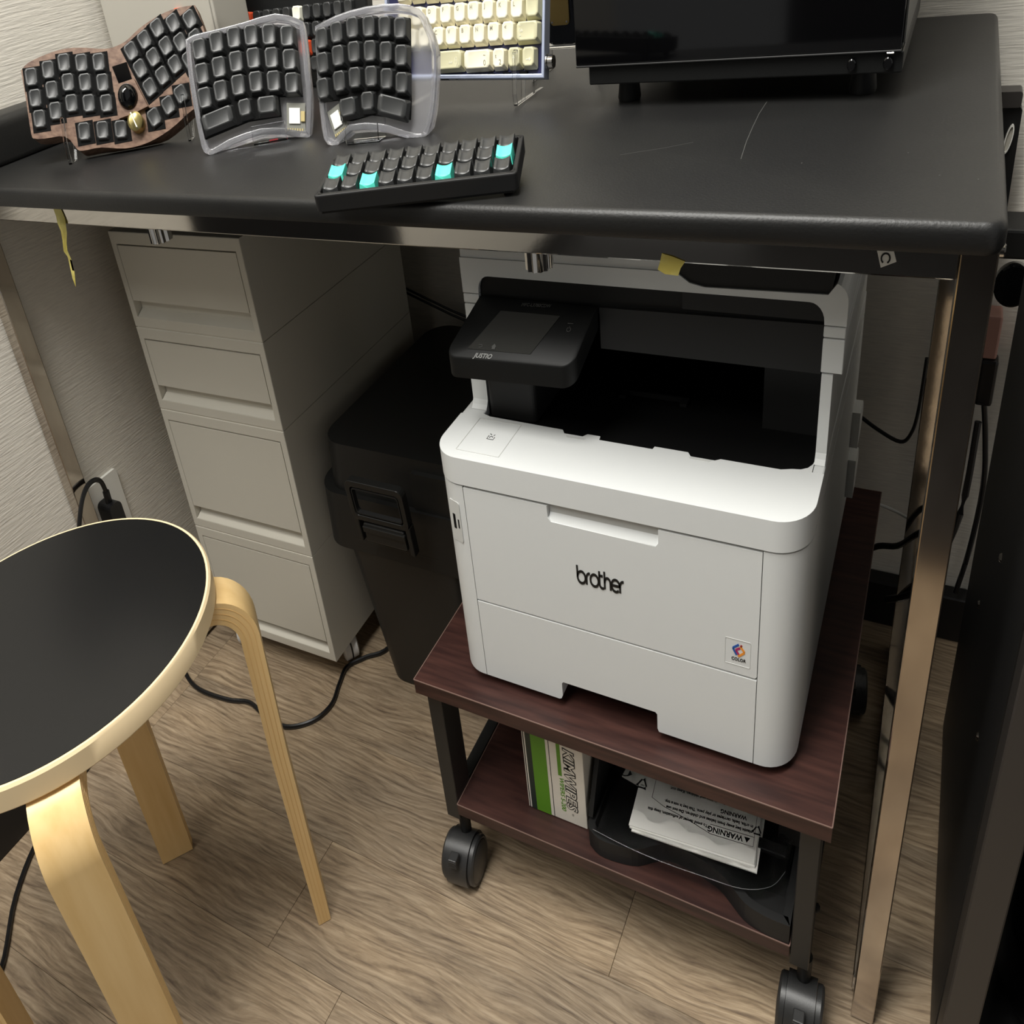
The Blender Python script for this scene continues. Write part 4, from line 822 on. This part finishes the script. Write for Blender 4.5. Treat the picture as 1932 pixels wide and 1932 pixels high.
def clear_half(o, yaw, tilt, label, out, rows, thumbs, pcb, stand, mirror, key):
    F = tiltframe(o, yaw, tilt)
    t = thing('split_keyboard', label, 'keyboard', (o[0]+0.05, o[1]+0.02, 0.76), 'custom keyboards on display')
    out = mm(out); out = [tuple(p) for p in spline([Vector(p) for p in out+[out[0]]], 2)[:-1]]
    part('case_base', rest(G().prism(out, -0.0200, -0.0165, 0.001, 2, M4=F)), M['clear'], t, smooth=30)
    part('case_rim', rest(G().ring(out, inset(out, 0.0062), -0.0163, -0.0050, 0.0012, M4=F)), M['clear'], t, smooth=30)
    xs = [p[0] for r in rows for p in r]; 
    pl = [(xs[0]-9.5, rows[2][0][1]-11)]+[(thumbs[0][0]-thumbs[0][2]/2, thumbs[0][1]-9.5)] if False else None
    r1, r3 = rows[0], rows[2]
    plate = [(r1[0][0]-10, r1[0][1]+9.5)]+[(p[0], p[1]+9.6) for p in r1[1:-1]]+[(r1[-1][0]+10, r1[-1][1]+9.5), (r3[-1][0]+10, r3[-1][1]-10.5)]
    tx = sorted(thumbs, key=lambda q: -q[0])
    if mirror: plate = plate[:-1]+[(tx[0][0]+tx[0][2]/2, tx[0][1]+4), (tx[0][0]+tx[0][2]/2-2, tx[0][1]-11)]+[(q[0], q[1]-10) for q in tx[1:]]+[(tx[-1][0]-tx[-1][2]/2, tx[-1][1]-9), (tx[-1][0]-tx[-1][2]/2-1, tx[-1][1]+9), (r3[0][0]-10, r3[0][1]-9.5)]
    else: plate += [(tx[0][0]+tx[0][2]/2, tx[0][1]+9), (tx[0][0]+tx[0][2]/2, tx[0][1]-9.5)]+[(q[0], q[1]-10) for q in tx[1:-1]]+[(tx[-1][0]-tx[-1][2]/2, tx[-1][1]-14), (tx[-1][0]-tx[-1][2]/2-3, tx[-1][1]+4), (r3[0][0]-10, r3[0][1]-9.5)]
    part('switch_plate', G().prism(mm(plate), -0.0120, -0.0075, M4=F), M['void'], t)
    for ri, r in enumerate(rows):
        n = len(r)
        for i, p in enumerate(r):
            q0, q1 = r[max(i-1, 0)], r[min(i+1, n-1)]; ang = round(math.degrees(math.atan2(q1[1]-q0[1], q1[0]-q0[0]))*0.35)
            put_keys(t, F, [p], key+'k', ang, **KW[key])
    for (x, y, w, a) in thumbs: put_keys(t, F, [(x, y)], key+'t', a, w=w/1000-0.0014, tw=w/1000-0.0062, d=0.0190, td=0.0145, h=0.0075)
    (px, py, pw, ph, pa) = pcb
    KP = F @ Matrix.Translation((px/1000, py/1000, -0.0125)) @ Matrix.Rotation(R_(pa), 4, 'Z')
    pb = part('controller_board', G().box(-pw/2000, pw/2000, -ph/2000, ph/2000, 0, 0.0012, M4=KP), M['pcb'], t)
    part('controller_shield', G().box(-pw/2800, pw/4200, -ph/4200, ph/3200, 0.0013, 0.0030, 0.0003, 1, KP), M['label'], pb)
    g = G()
    for k in range(7):
        g.box(-pw/2200+k*pw/7700, -pw/2200+k*pw/7700+0.0014, -ph/2100, -ph/2100+0.0022, 0.0013, 0.0022, M4=KP)
    g.box(pw/3600, pw/2000, -ph/6000, ph/5000, 0.0013, 0.0036, 0.0004, 1, KP)
    part('header_pins', g, M['pins'], pb)
    # bent acrylic easel: lip in front, plate behind
    sx0, sx1 = stand
    g = G(); g.ribbon([(0.0035, 0.0150), (0.0030, 0.0015), (-0.0000, -0.0010), (-0.0230, -0.0010), (-0.0245, 0.060)], 0.0022, (sx1-sx0)/1000, F @ FR((sx1/1000, 0, 0), (0, 0, 1), (0, 1, 0), (-1, 0, 0)))
    for v in g.bm.verts:
        if v.co.z < 0.7504: v.co.z = 0.7504
    part('clear_stand', g, M['acrylic'], t, 'clear acrylic stand lip')
    return t, F
d_ = KD['K2']
t, F = clear_half(d_['o'], d_['yaw'], d_['tilt'], 'left-hand half keyboard in clear case, between the walnut keyboard and its twin', d_['out'], [d_['r1'], d_['r2'], d_['r3']],
    [(d_['r4'][0][0], d_['r4'][0][1]-1, 45, 9), (*d_['r4'][1], 21, 4), (*d_['r4'][2], 29, -2)], (d_['pcb'][4][0]-1, d_['pcb'][4][1], 24, 27, -8), (65, 108), False, 'cl')
g = G(); g.box(0.081, 0.092, 0.003, 0.0055, -0.0164, -0.0150, M4=F); part('status_light', g, M['red'], t, 'small red marking')
d_ = KD['K3']
clear_half(d_['o'], d_['yaw'], d_['tilt'], 'right-hand half keyboard in clear case, nearest the cream keyboard', d_['out'], [d_['r1'], d_['r2'], d_['r3']],
    [(d_['r4'][0][0], d_['r4'][0][1]-1, 26, 5), (*d_['r4'][1], 21, 0), (d_['r4'][2][0], d_['r4'][2][1]+0.5, 42, -14)], (d_['pcb'][0][0], d_['pcb'][0][1], 20, 25, 22), (-24, 18), True, 'cr')
def build_cream():
    d_ = KD['K5']; F = tiltframe(d_['o'], d_['yaw'], d_['tilt'])
    t = thing('cream_keyboard', 'compact keyboard with cream and olive keycaps in a pale blue case', 'keyboard', (-0.55, 0.28, 0.79), 'custom keyboards on display')
    out = mm([(-200, 190), (29, 186), (26.8, 23.5), (-200, 31)])
    part('case', G().ring(out, inset(out, 0.0040), -0.022, -0.0055, 0.001, M4=F), M['bluecase'], t)
    part('case_floor', G().prism(inset(out, 0.0041), -0.022, -0.0170, M4=F), M['bluecase'], t)
    part('switch_plate', G().prism(inset(out, 0.0046), -0.0125, -0.0110, M4=F), M['navy'], t)
    leg = {}
    def row(pts, m='cream', **kw): return put_keys(t, F, pts, 'cm', 0, m, w=0.0188, d=0.0185, tw=0.0140, td=0.0150, dy=0.0014, h=0.0095, **kw)
    def letter(k, p, s_, m='legend', size=0.0052, dx=-0.0045, dy=0.0030): part('legend', G().text(s_, size, 0.0001, F @ Matrix.Translation((p[0]/1000+dx, p[1]/1000+dy, -0.0003)), off=0.00004), M[m], k)
    R0 = [(p[0], p[1]+1.5) for p in d_['r0']]; dx0 = R0[1][0]-R0[0][0]; R0 = [(R0[0][0]-dx0, R0[0][1])]+R0
    row([(p[0]-2, p[1]+20) for p in R0][:2], 'red'); row([(p[0]-2, p[1]+20) for p in R0][2:]); row(R0[:-1]); put_keys(t, F, [R0[-1]], 'cm', 0, 'olive', w=0.0195, d=0.0185, tw=0.0140, td=0.0150, dy=0.0014, h=0.0095)
    R1 = d_['r1'][:8]
    for k, p, s_ in zip(row(R1), R1, 'SDFGHJKL'): letter(k, p, s_)
    row([(R1[0][0]-20, R1[0][1])])
    put_keys(t, F, [(d_['r1'][8][0]+2, d_['r1'][8][1])], 'cm', 0, 'olive', w=0.0205, d=0.0185, tw=0.0150, td=0.0150, dy=0.0014, h=0.0095)
    R2 = d_['r2'][:7]
    for k, p, s_ in zip(row(R2), R2, 'XCVBNM<'): letter(k, p, s_)
    row([(R2[0][0]-20, R2[0][1])])
    OK_ = dict(td=0.0150, dy=0.0014, h=0.0095, d=0.0185)
    q = d_['r2'][7]; q = (q[0]+3.5, q[1])
    k = put_keys(t, F, [q], 'cm', 0, 'olive', w=0.0310, tw=0.0262, **OK_)[0]
    for i in range(3): letter(k, q, ('<-', 'Tab', '->')[i], 'legendw', 0.0036, -0.011, 0.0055-0.0045*i)
    q3 = d_['r3']
    k = put_keys(t, F, [q3[0]], 'cm', 0, 'olive', w=0.0395, tw=0.0345, **OK_)[0]
    g = G(); K = F @ Matrix.Translation((q3[0][0]/1000+0.0095, q3[0][1]/1000-0.001, -0.0003)); g.ribbon([(0, 0.004), (0, 0.0005), (-0.0015, 0.0005), (0.001, -0.004), (0.0035, 0.0005), (0.002, 0.0005), (0.002, 0.004), (0, 0.004)], 0.0005, 0.0001, K); part('legend', g, M['legendw'], k)
    letter(k, q3[0], 'shift', 'legendw', 0.0032, 0.000, -0.002)
    k = put_keys(t, F, [q3[1]], 'cm', 0, 'cream', w=0.0395, tw=0.0345, **OK_)[0]; letter(k, q3[1], '0', 'legend', 0.0070, 0.0090, -0.0045); letter(k, q3[1], '~', 'legend', 0.0050, 0.0090, 0.0030)
    k = put_keys(t, F, [q3[2]], 'cm', 0, 'cream', w=0.0188, tw=0.0140, **OK_)[0]; letter(k, q3[2], '2', 'legend', 0.0066, 0.0008, -0.0045); letter(k, q3[2], 't', 'legend', 0.0050, -0.0045, 0.0015)
    for q, s_ in ((q3[3], 'up'), (q3[4], 'rt')):
        k = put_keys(t, F, [q], 'cm', 0, 'olive', w=0.0188, tw=0.0140, **OK_)[0]
        g = G(); K = F @ Matrix.Translation((q[0]/1000, q[1]/1000-0.001, -0.0003)) @ Matrix.Rotation(R_(0 if s_ == 'rt' else 90), 4, 'Z'); g.ribbon([(-0.003, 0), (0.002, 0)], 0.0007, 0.0001, K); g.prism([(0.0012, 0.0018), (0.0036, 0), (0.0012, -0.0018)], 0, 0.0001, M4=K); part('legend', g, M['legendw'], k)
    # open switch stems showing below the last row
    for i, x in enumerate((-112, -92, -66, -48, -28, -6)):
        part('stabiliser', G().box(x/1000*1.05, x/1000*1.05+0.010, 0.0275, 0.0305, -0.0105, -0.0060, M4=F), M['void'], t)
    part('side_knob', G().lathe([(0, 0), (0.0070, 0), (0.0070, 0.0015), (0.0062, 0.0025), (0.0062, 0.0085), (0.0055, 0.0095), (0, 0.0095)], 28, F @ FR((0.0272, 0.0380, -0.014), (0, 1, 0), (0, 0, 1), (1, 0, 0))), M['chrome'], t, 'polished round knob on the right side')
    s = thing('keyboard_stand', 'thin clear acrylic easel holding up the cream keyboard', 'stand', (-0.5, 0.27, 0.758))
    for xs in (-0.0060, -0.1750):
        g = G(); g.ribbon([(0.0050, 0.0450), (0.0048, 0.0300), (0.0035, 0.0100), (-0.0005, 0.0012)], 0.0020, 0.0050, F @ FR((xs, 0, 0), (0, 0, 1), (0, 1, 0), (-1, 0, 0)))
        g.ribbon([(-0.0005, 0.0012), (-0.0850, 0.0215)], 0.0018, 0.0050, F @ FR((xs, 0, 0), (0, 0, 1), (0, 1, 0), (-1, 0, 0)))
        g.ribbon([(0.0050, 0.0450), (-0.0002, 0.0480)], 0.0018, 0.0050, F @ FR((xs, 0, 0), (0, 0, 1), (0, 1, 0), (-1, 0, 0)))
        g.ribbon([(-0.0230, 0.0070), (-0.0250, 0.0900)], 0.0020, 0.0050, F @ FR((xs, 0, 0), (0, 0, 1), (0, 1, 0), (-1, 0, 0)))
        for v in g.bm.verts:
            if v.co.z < 0.7504: v.co.z = 0.7504
        part('stand_arm', g, M['acrylic'], s)
build_cream()
def build_black_back():
    F = tiltframe((-0.998, 0.430, 0.768), 6, 12)
    t = thing('dark_keyboard', 'black keyboard with orange accent keys standing behind the clear keyboards', 'keyboard', (-0.95, 0.42, 0.76), 'custom keyboards on display')
    part('case', G().box(-0.145, 0.145, -0.0150, 0.150, -0.028, -0.008, 0.003, 2, F), M['pblack'], t)
    for j in range(4):
        for i in range(13):
            x, y = -0.128+0.0193*i+(0.004*j), 0.0085+0.0188*j
            if x > 0.137: continue
            m_ = 'orange' if (i, j) in ((2, 3), (8, 1)) else ('legendw' if (i, j) in ((7, 3),) else 'key')
            piece('keycap', 'bb', keycap(tw=0.0130, td=0.0145, h=0.007), rot(F), F @ Vector((x, y, 0)), M[m_], t, 'orange keycap' if m_ == 'orange' else None)
    g = G(); g.ribbon([(0.002, 0.004), (0.0, -0.0155), (-0.055, -0.0050), (-0.030, 0.060)], 0.003, 0.20, F @ FR((0.10, 0, 0), (0, 0, 1), (0, 1, 0), (-1, 0, 0)))
    for v in g.bm.verts:
        if v.co.z < 0.7504: v.co.z = 0.7504
    part('clear_stand', g, M['acrylic'], t)
build_black_back()
def build_low():
    # flat black keyboard with teal keys, set askew over the desk edge
    o = Vector((-0.5673, -0.0415, 0.7505)); ya = R_(19.6); ti = R_(8.5)
    e1 = Vector((math.cos(ya), math.sin(ya), 0)); e2 = Vector((-math.sin(ya)*math.cos(ti), math.cos(ya)*math.cos(ti), math.sin(ti))); F = FR(o, e1, e2, e1.cross(e2))
    t = thing('low_keyboard', 'low black keyboard with four teal keys lying askew on the front desk edge', 'keyboard', tuple(o), 'custom keyboards on display')
    w, d = 0.1950, 0.0690
    out = rrect(0, w, 0, d, 0.004, 4)
    part('case', G().ring(out, inset(out, 0.0050), 0.0040, 0.0160, 0.001, M4=F), M['pblack2'], t)
    part('case_floor', G().prism(inset(out, 0.003), 0.0012, 0.0039, M4=F), M['pblack2'], t)
    for x, y in ((0.012, 0.052), (w-0.012, 0.012), (0.012, d-0.012), (w-0.012, d-0.012)):
        part('foot', G().lathe([(0, -y*math.tan(ti)-0.0002), (0.004, -y*math.tan(ti)-0.0002), (0.004, 0.0011), (0, 0.0011)], 12, F @ Matrix.Translation((x, y, 0))), M['void'], t)
    px, py = (w-0.012)/10, (d-0.010)/3
    Rm = rot(F)
    for j in range(3):
        for i in range(10):
            x, y = 0.006+px*(i+0.5), 0.005+py*(j+0.5)
            teal = (i, j) in ((2, 0), (6, 0), (9, 1), (0, 1))
            def cap():
                # saddle-shaped cap: high front and back lips, sunken middle
                b = bmesh.new(); hw, hd = 0.0082, 0.0083; n = 6
                top = []
                for q in range(5):
                    v = -1+q/2; top.append([b.verts.new((0.0072*(-1+2*i_/n), 0.0070*v, 0.0-0.0018*(1-(-1+2*i_/n)**2)+0.0016*v*v*0+0.0010*v)) for i_ in range(n+1)])
                bot = [b.verts.new(p) for p in ((-hw, -hd, -0.0085), (hw, -hd, -0.0085), (hw, hd, -0.0085), (-hw, hd, -0.0085))]
                for q in range(4):
                    for i_ in range(n): f = b.faces.new((top[q][i_], top[q][i_+1], top[q+1][i_+1], top[q+1][i_])); f.smooth = True
                b.faces.new([bot[0], bot[1]]+top[0][::-1]); b.faces.new([bot[2], bot[3]]+top[4]); b.faces.new([bot[1], bot[2]]+[top[q][n] for q in (4, 3, 2, 1, 0)]); b.faces.new([bot[3], bot[0]]+[top[q][0] for q in range(5)]); b.faces.new(bot[::-1])
                bmesh.ops.recalc_face_normals(b, faces=b.faces[:]); g = G(); g.add(b); return g
            hgt = (0.0190, 0.0200, 0.0195)[j]
            piece('keycap', 'low', cap, Rm, F @ Vector((x, y, hgt)), M['teal' if teal else 'key'], t, 'bright teal keycap' if teal else None)
            if j == 0:
                g = lambda: G().box(-0.0070, 0.0070, -0.0068, 0.0068, 0, 0.0070, 0.0012, 1)
                piece('switch', 'sw', g, Rm, F @ Vector((x, y-0.0015, 0.0055)), M['switch'], t)
build_low()
# ================================================================ BLACK GLASS-FRONTED DEVICE AND OTHER THINGS ON THE DESK
def build_device():
    x0, x1 = -0.4293, -0.0890; yf = 0.275; top = 1.16
    t = thing('glass_front_cabinet', 'large black cabinet with glossy dark glass front on four feet on the desk', 'cabinet', (-0.26, 0.4, 0.758))
    part('base_plinth', G().box(-0.4160, -0.0880, 0.2800, 0.560, 0.7700, 0.7850, 0.001, 1), M['pblack'], t)
    part('carcass', G().box(x0+0.003, x1-0.0006, yf+0.0068, 0.565, 0.7852, top, 0.0015, 1), M['pblack2'], t)
    part('glass_door', G().box(x0, x1-0.0010, yf, yf+0.0060, 0.7870, top, 0.0008, 2), M['gblack'], t)
    part('door_edge', G().box(x0, x1-0.0010, yf-0.0006, yf+0.0060, 0.7853, 0.7868, 0.0004, 1), M['pblack2'], t, 'thin lighter strip along the door bottom')
    part('side_panel', G().box(x1-0.0005, x1+0.0012, yf+0.0075, 0.560, 0.7900, top), M['inkdim'], t)
    for x, y in ((-0.380, 0.315), (-0.125, 0.315), (-0.380, 0.53), (-0.125, 0.53)):
        part('foot', G().lathe([(0, 0.7502), (0.0125, 0.7502), (0.0135, 0.7530), (0.0110, 0.7698), (0, 0.7698)], 28, Matrix.Translation((x, y, 0))), M['pblack'], t)
    for x, r in ((-0.1340, 0.0042), (-0.1010, 0.0044)):
        part('dial', G().lathe([(0, 0), (r, 0), (r, 0.004), (r*0.8, 0.0048), (0, 0.0048)], 24, FR((x, 0.2798, 0.7775), (1, 0, 0), (0, 0, 1), (0, -1, 0))), M['gblack'], t)
    part('latch_bump', G().box(-0.103, -0.0960, 0.274, 0.2790, 0.7842, 0.7854, 0.0004, 1), M['chrome'], t)
build_device()
def build_misc_top():
    # acrylic riser with slots and a brass-faced gadget on it
    g = G(); g.box(-0.555, -0.455, 0.410, 0.480, 0.7800, 0.7830, 0.0008, 1); g.box(-0.555, -0.552, 0.412, 0.478, 0.7503, 0.7798, 0.0005, 1); g.box(-0.458, -0.455, 0.412, 0.478, 0.7503, 0.7798, 0.0005, 1)
    part('acrylic_riser', g, M['acrylic'], label='clear acrylic riser shelf between the cream keyboard and the glass-fronted cabinet', cat='riser')
    g = G()
    t = thing('brass_gadget', 'round-cornered brass-faced gadget in a black frame on the acrylic riser', 'gadget', (-0.507, 0.43, 0.787))
    K = FR((-0.5075, 0.415, 0), (1, 0, 0), (0, 0, 1), (0, -1, 0))
    part('housing', G().prism(rrect(-0.026, 0.026, 0.7832, 0.880, 0.012, 5), -0.022, 0.0, 0.002, 2, M4=K), M['gblack'], t)
    part('brass_face', G().prism(rrect(-0.0150, 0.0120, 0.8010, 0.874, 0.0045, 4), 0.0001, 0.0022, 0.0006, 1, M4=K), M['brass'], t)
    for x in (-0.0125, 0.0085): part('screw', G().lathe([(0, 0), (0.0011, 0), (0.0011, 0.0007), (0, 0.0009)], 10, K @ Matrix.Translation((x, 0.8040, 0.0022))), M['chrome'], t)
    # grey panel box at the back left
    t = thing('grey_box', 'plain grey box standing behind the walnut keyboard at the left wall', 'box', (-1.17, 0.45, 0.758))
    part('box_body', G().box(-1.2885, -1.040, 0.336, 0.405, 0.7503, 1.05, 0.002, 2), M['grey'], t)
    part('front_panel', G().box(-1.2835, -1.045, 0.3335, 0.3358, 0.763, 1.05, 0.0006, 1), M['grey'], t)
    part('clip', G().box(-1.118, -1.104, 0.3300, 0.3334, 0.855, 0.862, 0.0006, 1), M['orange'], t, 'small orange clip')
    # padded black bar along the left wall
    g = G(); g.prism(rrect(-1.3105, -1.250, 0.7503, 0.7980, 0.010, 5, rs=(0.002, 0.006, 0.012, 0.004)), -0.300, 0.055, 0.003, 2, M4=XZ)
    part('padded_bar', g, M['desk'], label='thick black padded bar lying on the desk along the left wall', cat='bar', smooth=40)
    part('cable_loop', G().tube([(-1.030, 0.30, 0.882), (-1.022, 0.29, 0.890), (-1.008, 0.295, 0.9), (-0.99, 0.31, 0.92)], 0.004, 8), M['walnut'], label='short brown cord rising behind the walnut keyboard top', cat='cord')
build_misc_top()
# ================================================================ CABLES, OUTLETS
def cable(name, pts, r, m, label, cat='cable'): part(name, G().tube(pts, r, 8, sub=5), M[m], label=label, cat=cat)
cable('power_cable', [(-1.2890, 0.12, 0.02), (-1.2568, 0.0997, 0.004), (-1.2017, 0.0823, 0.004), (-1.127, 0.0851, 0.004), (-1.0821, 0.0952, 0.004), (-1.0327, 0.0847, 0.004), (-0.9784, 0.0813, 0.004), (-0.9381, 0.1075, 0.004), (-0.9249, 0.1451, 0.004), (-0.938, 0.1862, 0.004), (-0.946, 0.2215, 0.004), (-0.9233, 0.2514, 0.004), (-0.890, 0.290, 0.004), (-0.880, 0.42, 0.004)], 0.0036, 'cable', 'black power cable curving over the floor in front of the drawer tower')
cable('floor_cable', [(-1.100, -0.60, 0.004), (-1.110, -0.45, 0.004), (-1.1324, -0.3761, 0.004), (-1.209, -0.2997, 0.004), (-1.260, -0.2153, 0.004), (-1.284, -0.10, 0.004)], 0.0034, 'cable', 'black cable on the floor at the left wall under the stool')
def build_outlet():
    t = thing('wall_outlet', 'white outlet plate on the left wall with a black plug and cord', 'outlet', (-1.31, 0.09, 0.30))
    part('cover_plate', G().prism(rrect(0.060, 0.126, 0.245, 0.335, 0.004, 3), -1.3119, -1.3060, 0.0015, 2, M4=FR((0, 0, 0), (0, 1, 0), (0, 0, 1), (1, 0, 0))), M['outlet'], t)
    p = part('plug', G().prism(rrect(0.072, 0.096, 0.268, 0.309, 0.008, 4), -1.3059, -1.272, 0.004, 2, M4=FR((0, 0, 0), (0, 1, 0), (0, 0, 1), (1, 0, 0))), M['cable'], t)
    part('plug_boot', G().tube([(-1.287, 0.084, 0.306), (-1.285, 0.084, 0.326)], 0.0055, 10, sub=1), M['cable'], p)
    part('cord', G().tube([(-1.285, 0.084, 0.322), (-1.280, 0.078, 0.346), (-1.275, 0.060, 0.356), (-1.268, 0.038, 0.352), (-1.262, 0.018, 0.335), (-1.262, 0.002, 0.305), (-1.268, -0.005, 0.26), (-1.276, -0.02, 0.15), (-1.28, -0.05, 0.02)], 0.0036, 8, sub=5), M['cable'], t)
build_outlet()
for dz, nm in ((0.0, 'upper'), (-0.007, 'lower')):
    cable('wall_cable', [(-0.9764, 0.618, 0.4233+dz), (-0.91, 0.618, 0.405+dz), (-0.8492, 0.618, 0.3895+dz), (-0.70, 0.618, 0.36+dz)], 0.0020, 'cable', 'thin black cable on the back wall between drawer tower and printer, %s of two' % nm)
cable('printer_cable', [(-0.16, 0.60, 0.345), (-0.1226, 0.612, 0.3213), (-0.085, 0.612, 0.3015), (-0.0498, 0.612, 0.2890), (-0.036, 0.612, 0.302), (-0.0300, 0.612, 0.3325), (-0.028, 0.612, 0.40)], 0.0026, 'cable', 'thin black cable sagging against the wall right of the printer')
cable('pale_lead', [(-0.115, 0.60, 0.212), (-0.0696, 0.612, 0.1969), (-0.040, 0.612, 0.190), (-0.012, 0.60, 0.187)], 0.0022, 'cablew', 'short pale cord behind the trolley rear corner')
cable('black_lead', [(-0.11, 0.55, 0.125), (-0.070, 0.560, 0.165), (-0.035, 0.545, 0.185), (-0.012, 0.53, 0.215), (0.01, 0.53, 0.23)], 0.0040, 'cable', 'thick black lead passing behind the right rear desk leg')
cable('black_lead', [(-0.04, 0.57, 0.085), (-0.012, 0.55, 0.112), (0.014, 0.55, 0.14), (0.045, 0.57, 0.23), (0.05, 0.59, 0.34)], 0.0050, 'cable', 'thick black lead rising right of the rear desk leg towards the rack')
def build_right_plug():
    t = thing('pink_adapter', 'pinkish plug adapter on the wall right of the desk leg with black connector', 'adapter', (0.03, 0.61, 0.4))
    part('adapter_body', G().box(0.037, 0.062, 0.620, 0.6555, 0.402, 0.452, 0.003, 2), M['copper'], t)
    c = part('connector', G().box(0.043, 0.066, 0.618, 0.642, 0.345, 0.4015, 0.004, 2), M['cable'], t)
    part('connector_cord', G().tube([(0.056, 0.628, 0.347), (0.066, 0.628, 0.30), (0.074, 0.625, 0.24), (0.070, 0.62, 0.15), (0.060, 0.61, 0.09)], 0.0040, 8), M['cable'], t)
build_right_plug()
# ================================================================ RACK AT THE RIGHT
def build_rack():
    t = thing('steel_rack', 'black steel rack at the right edge of the picture beside the desk', 'rack', (0.2, 0.2, 0))
    part('front_post', G().box(0.0610, 0.0920, -0.012, 0.018, 0.002, 0.780, 0.0015, 1), M['racklit'], t)
    part('side_panel', G().box(0.0600, 0.0625, 0.0185, 0.4295, 0.015, 0.640), M['rack'], t)
    part('rear_post', G().box(0.0610, 0.0900, 0.430, 0.460, 0.002, 0.780, 0.0015, 1), M['rack'], t)
    part('bottom_shelf', G().box(0.0630, 0.420, 0.020, 0.4295, 0.015, 0.030, 0.002, 1), M['rack'], t)
    part('middle_shelf', G().box(0.0630, 0.420, 0.020, 0.4295, 0.545, 0.560, 0.002, 1), M['rack'], t)
    part('upper_shelf', G().box(0.0630, 0.420, 0.020, 0.4295, 0.690, 0.706, 0.002, 1), M['rack'], t)
    for x in (0.405,):
        for y in (-0.012, 0.430): part('rear_post' if y > 0 else 'front_post', G().box(x, x+0.031, y, y+0.030, 0.002, 0.780, 0.0015, 1), M['rack'], t)
    for y, z in ((0.20, 0.42), (0.30, 0.30), (0.12, 0.30)):
        part('screw', G().lathe([(0, 0), (0.004, 0), (0.003, 0.002), (0, 0.0026)], 12, FR((0.0599, y, z), (0, 0, 1), (0, 1, 0), (-1, 0, 0))), M['chrome'], t)
    b = thing('round_bin', 'glossy smoked bin standing on the bottom shelf of the rack', 'bin', (0.2, 0.12, 0.03))
    part('bin_body', G().lathe([(0, 0.0304), (0.058, 0.0304), (0.070, 0.036), (0.078, 0.052), (0.084, 0.150), (0.090, 0.30), (0.086, 0.30), (0.080, 0.150), (0.072, 0.055), (0, 0.040)], 48, Matrix.Translation((0.200, 0.120, 0))), M['gblack'], b)
    part('bin_rim', G().lathe([(0.085, 0.3001), (0.093, 0.3001), (0.093, 0.308), (0.085, 0.308)], 48, Matrix.Translation((0.200, 0.120, 0))), M['pblack2'], b)
    k = thing('wall_bracket', 'black bracket with a pale oval handle on the wall just right of the desktop', 'bracket', (0.03, 0.58, 0.6))
    part('bracket_cap', G().prism(rrect(0.0040, 0.0390, 0.6740, 0.6885, 0.003, 3), -0.618, -0.590, 0.003, 2, M4=XZ), M['racklit'], k)
    part('bracket_post', G().prism([(0.0060, 0.6738), (0.0385, 0.6738), (0.0415, 0.6700), (0.0425, 0.5750), (0.0100, 0.5750)], -0.618, -0.596, 0.001, 1, M4=XZ), M['rack'], k)
    ov = lambda r, h_: [(0.0312+r*math.cos(R_(a))+h_*0.16*math.sin(R_(a)), 0.6442+h_*math.sin(R_(a))) for a in range(0, 360, 20)]
    part('oval_handle', G().ring(ov(0.0042, 0.0140), ov(0.0028, 0.0118), -0.5958, -0.5925, M4=XZ), M['sticker'], k)
    part('oval_inset', G().prism(ov(0.0026, 0.0115), -0.5959, -0.5950, M4=XZ), M['grey'], k)
    part('arm', G().box(0.0225, 0.090, 0.535, 0.5955, 0.5450, 0.5745, 0.003, 2), M['rack'], k)
    part('round_cap', G().lathe([(0, 0), (0.021, 0), (0.022, 0.002), (0.022, 0.012), (0.020, 0.0135), (0, 0.0135)], 36, FR((0.0590, 0.5495, 0.5180), (1, 0, 0), (0, 0, 1), (0, -1, 0))), M['gblack'], k)
build_rack()
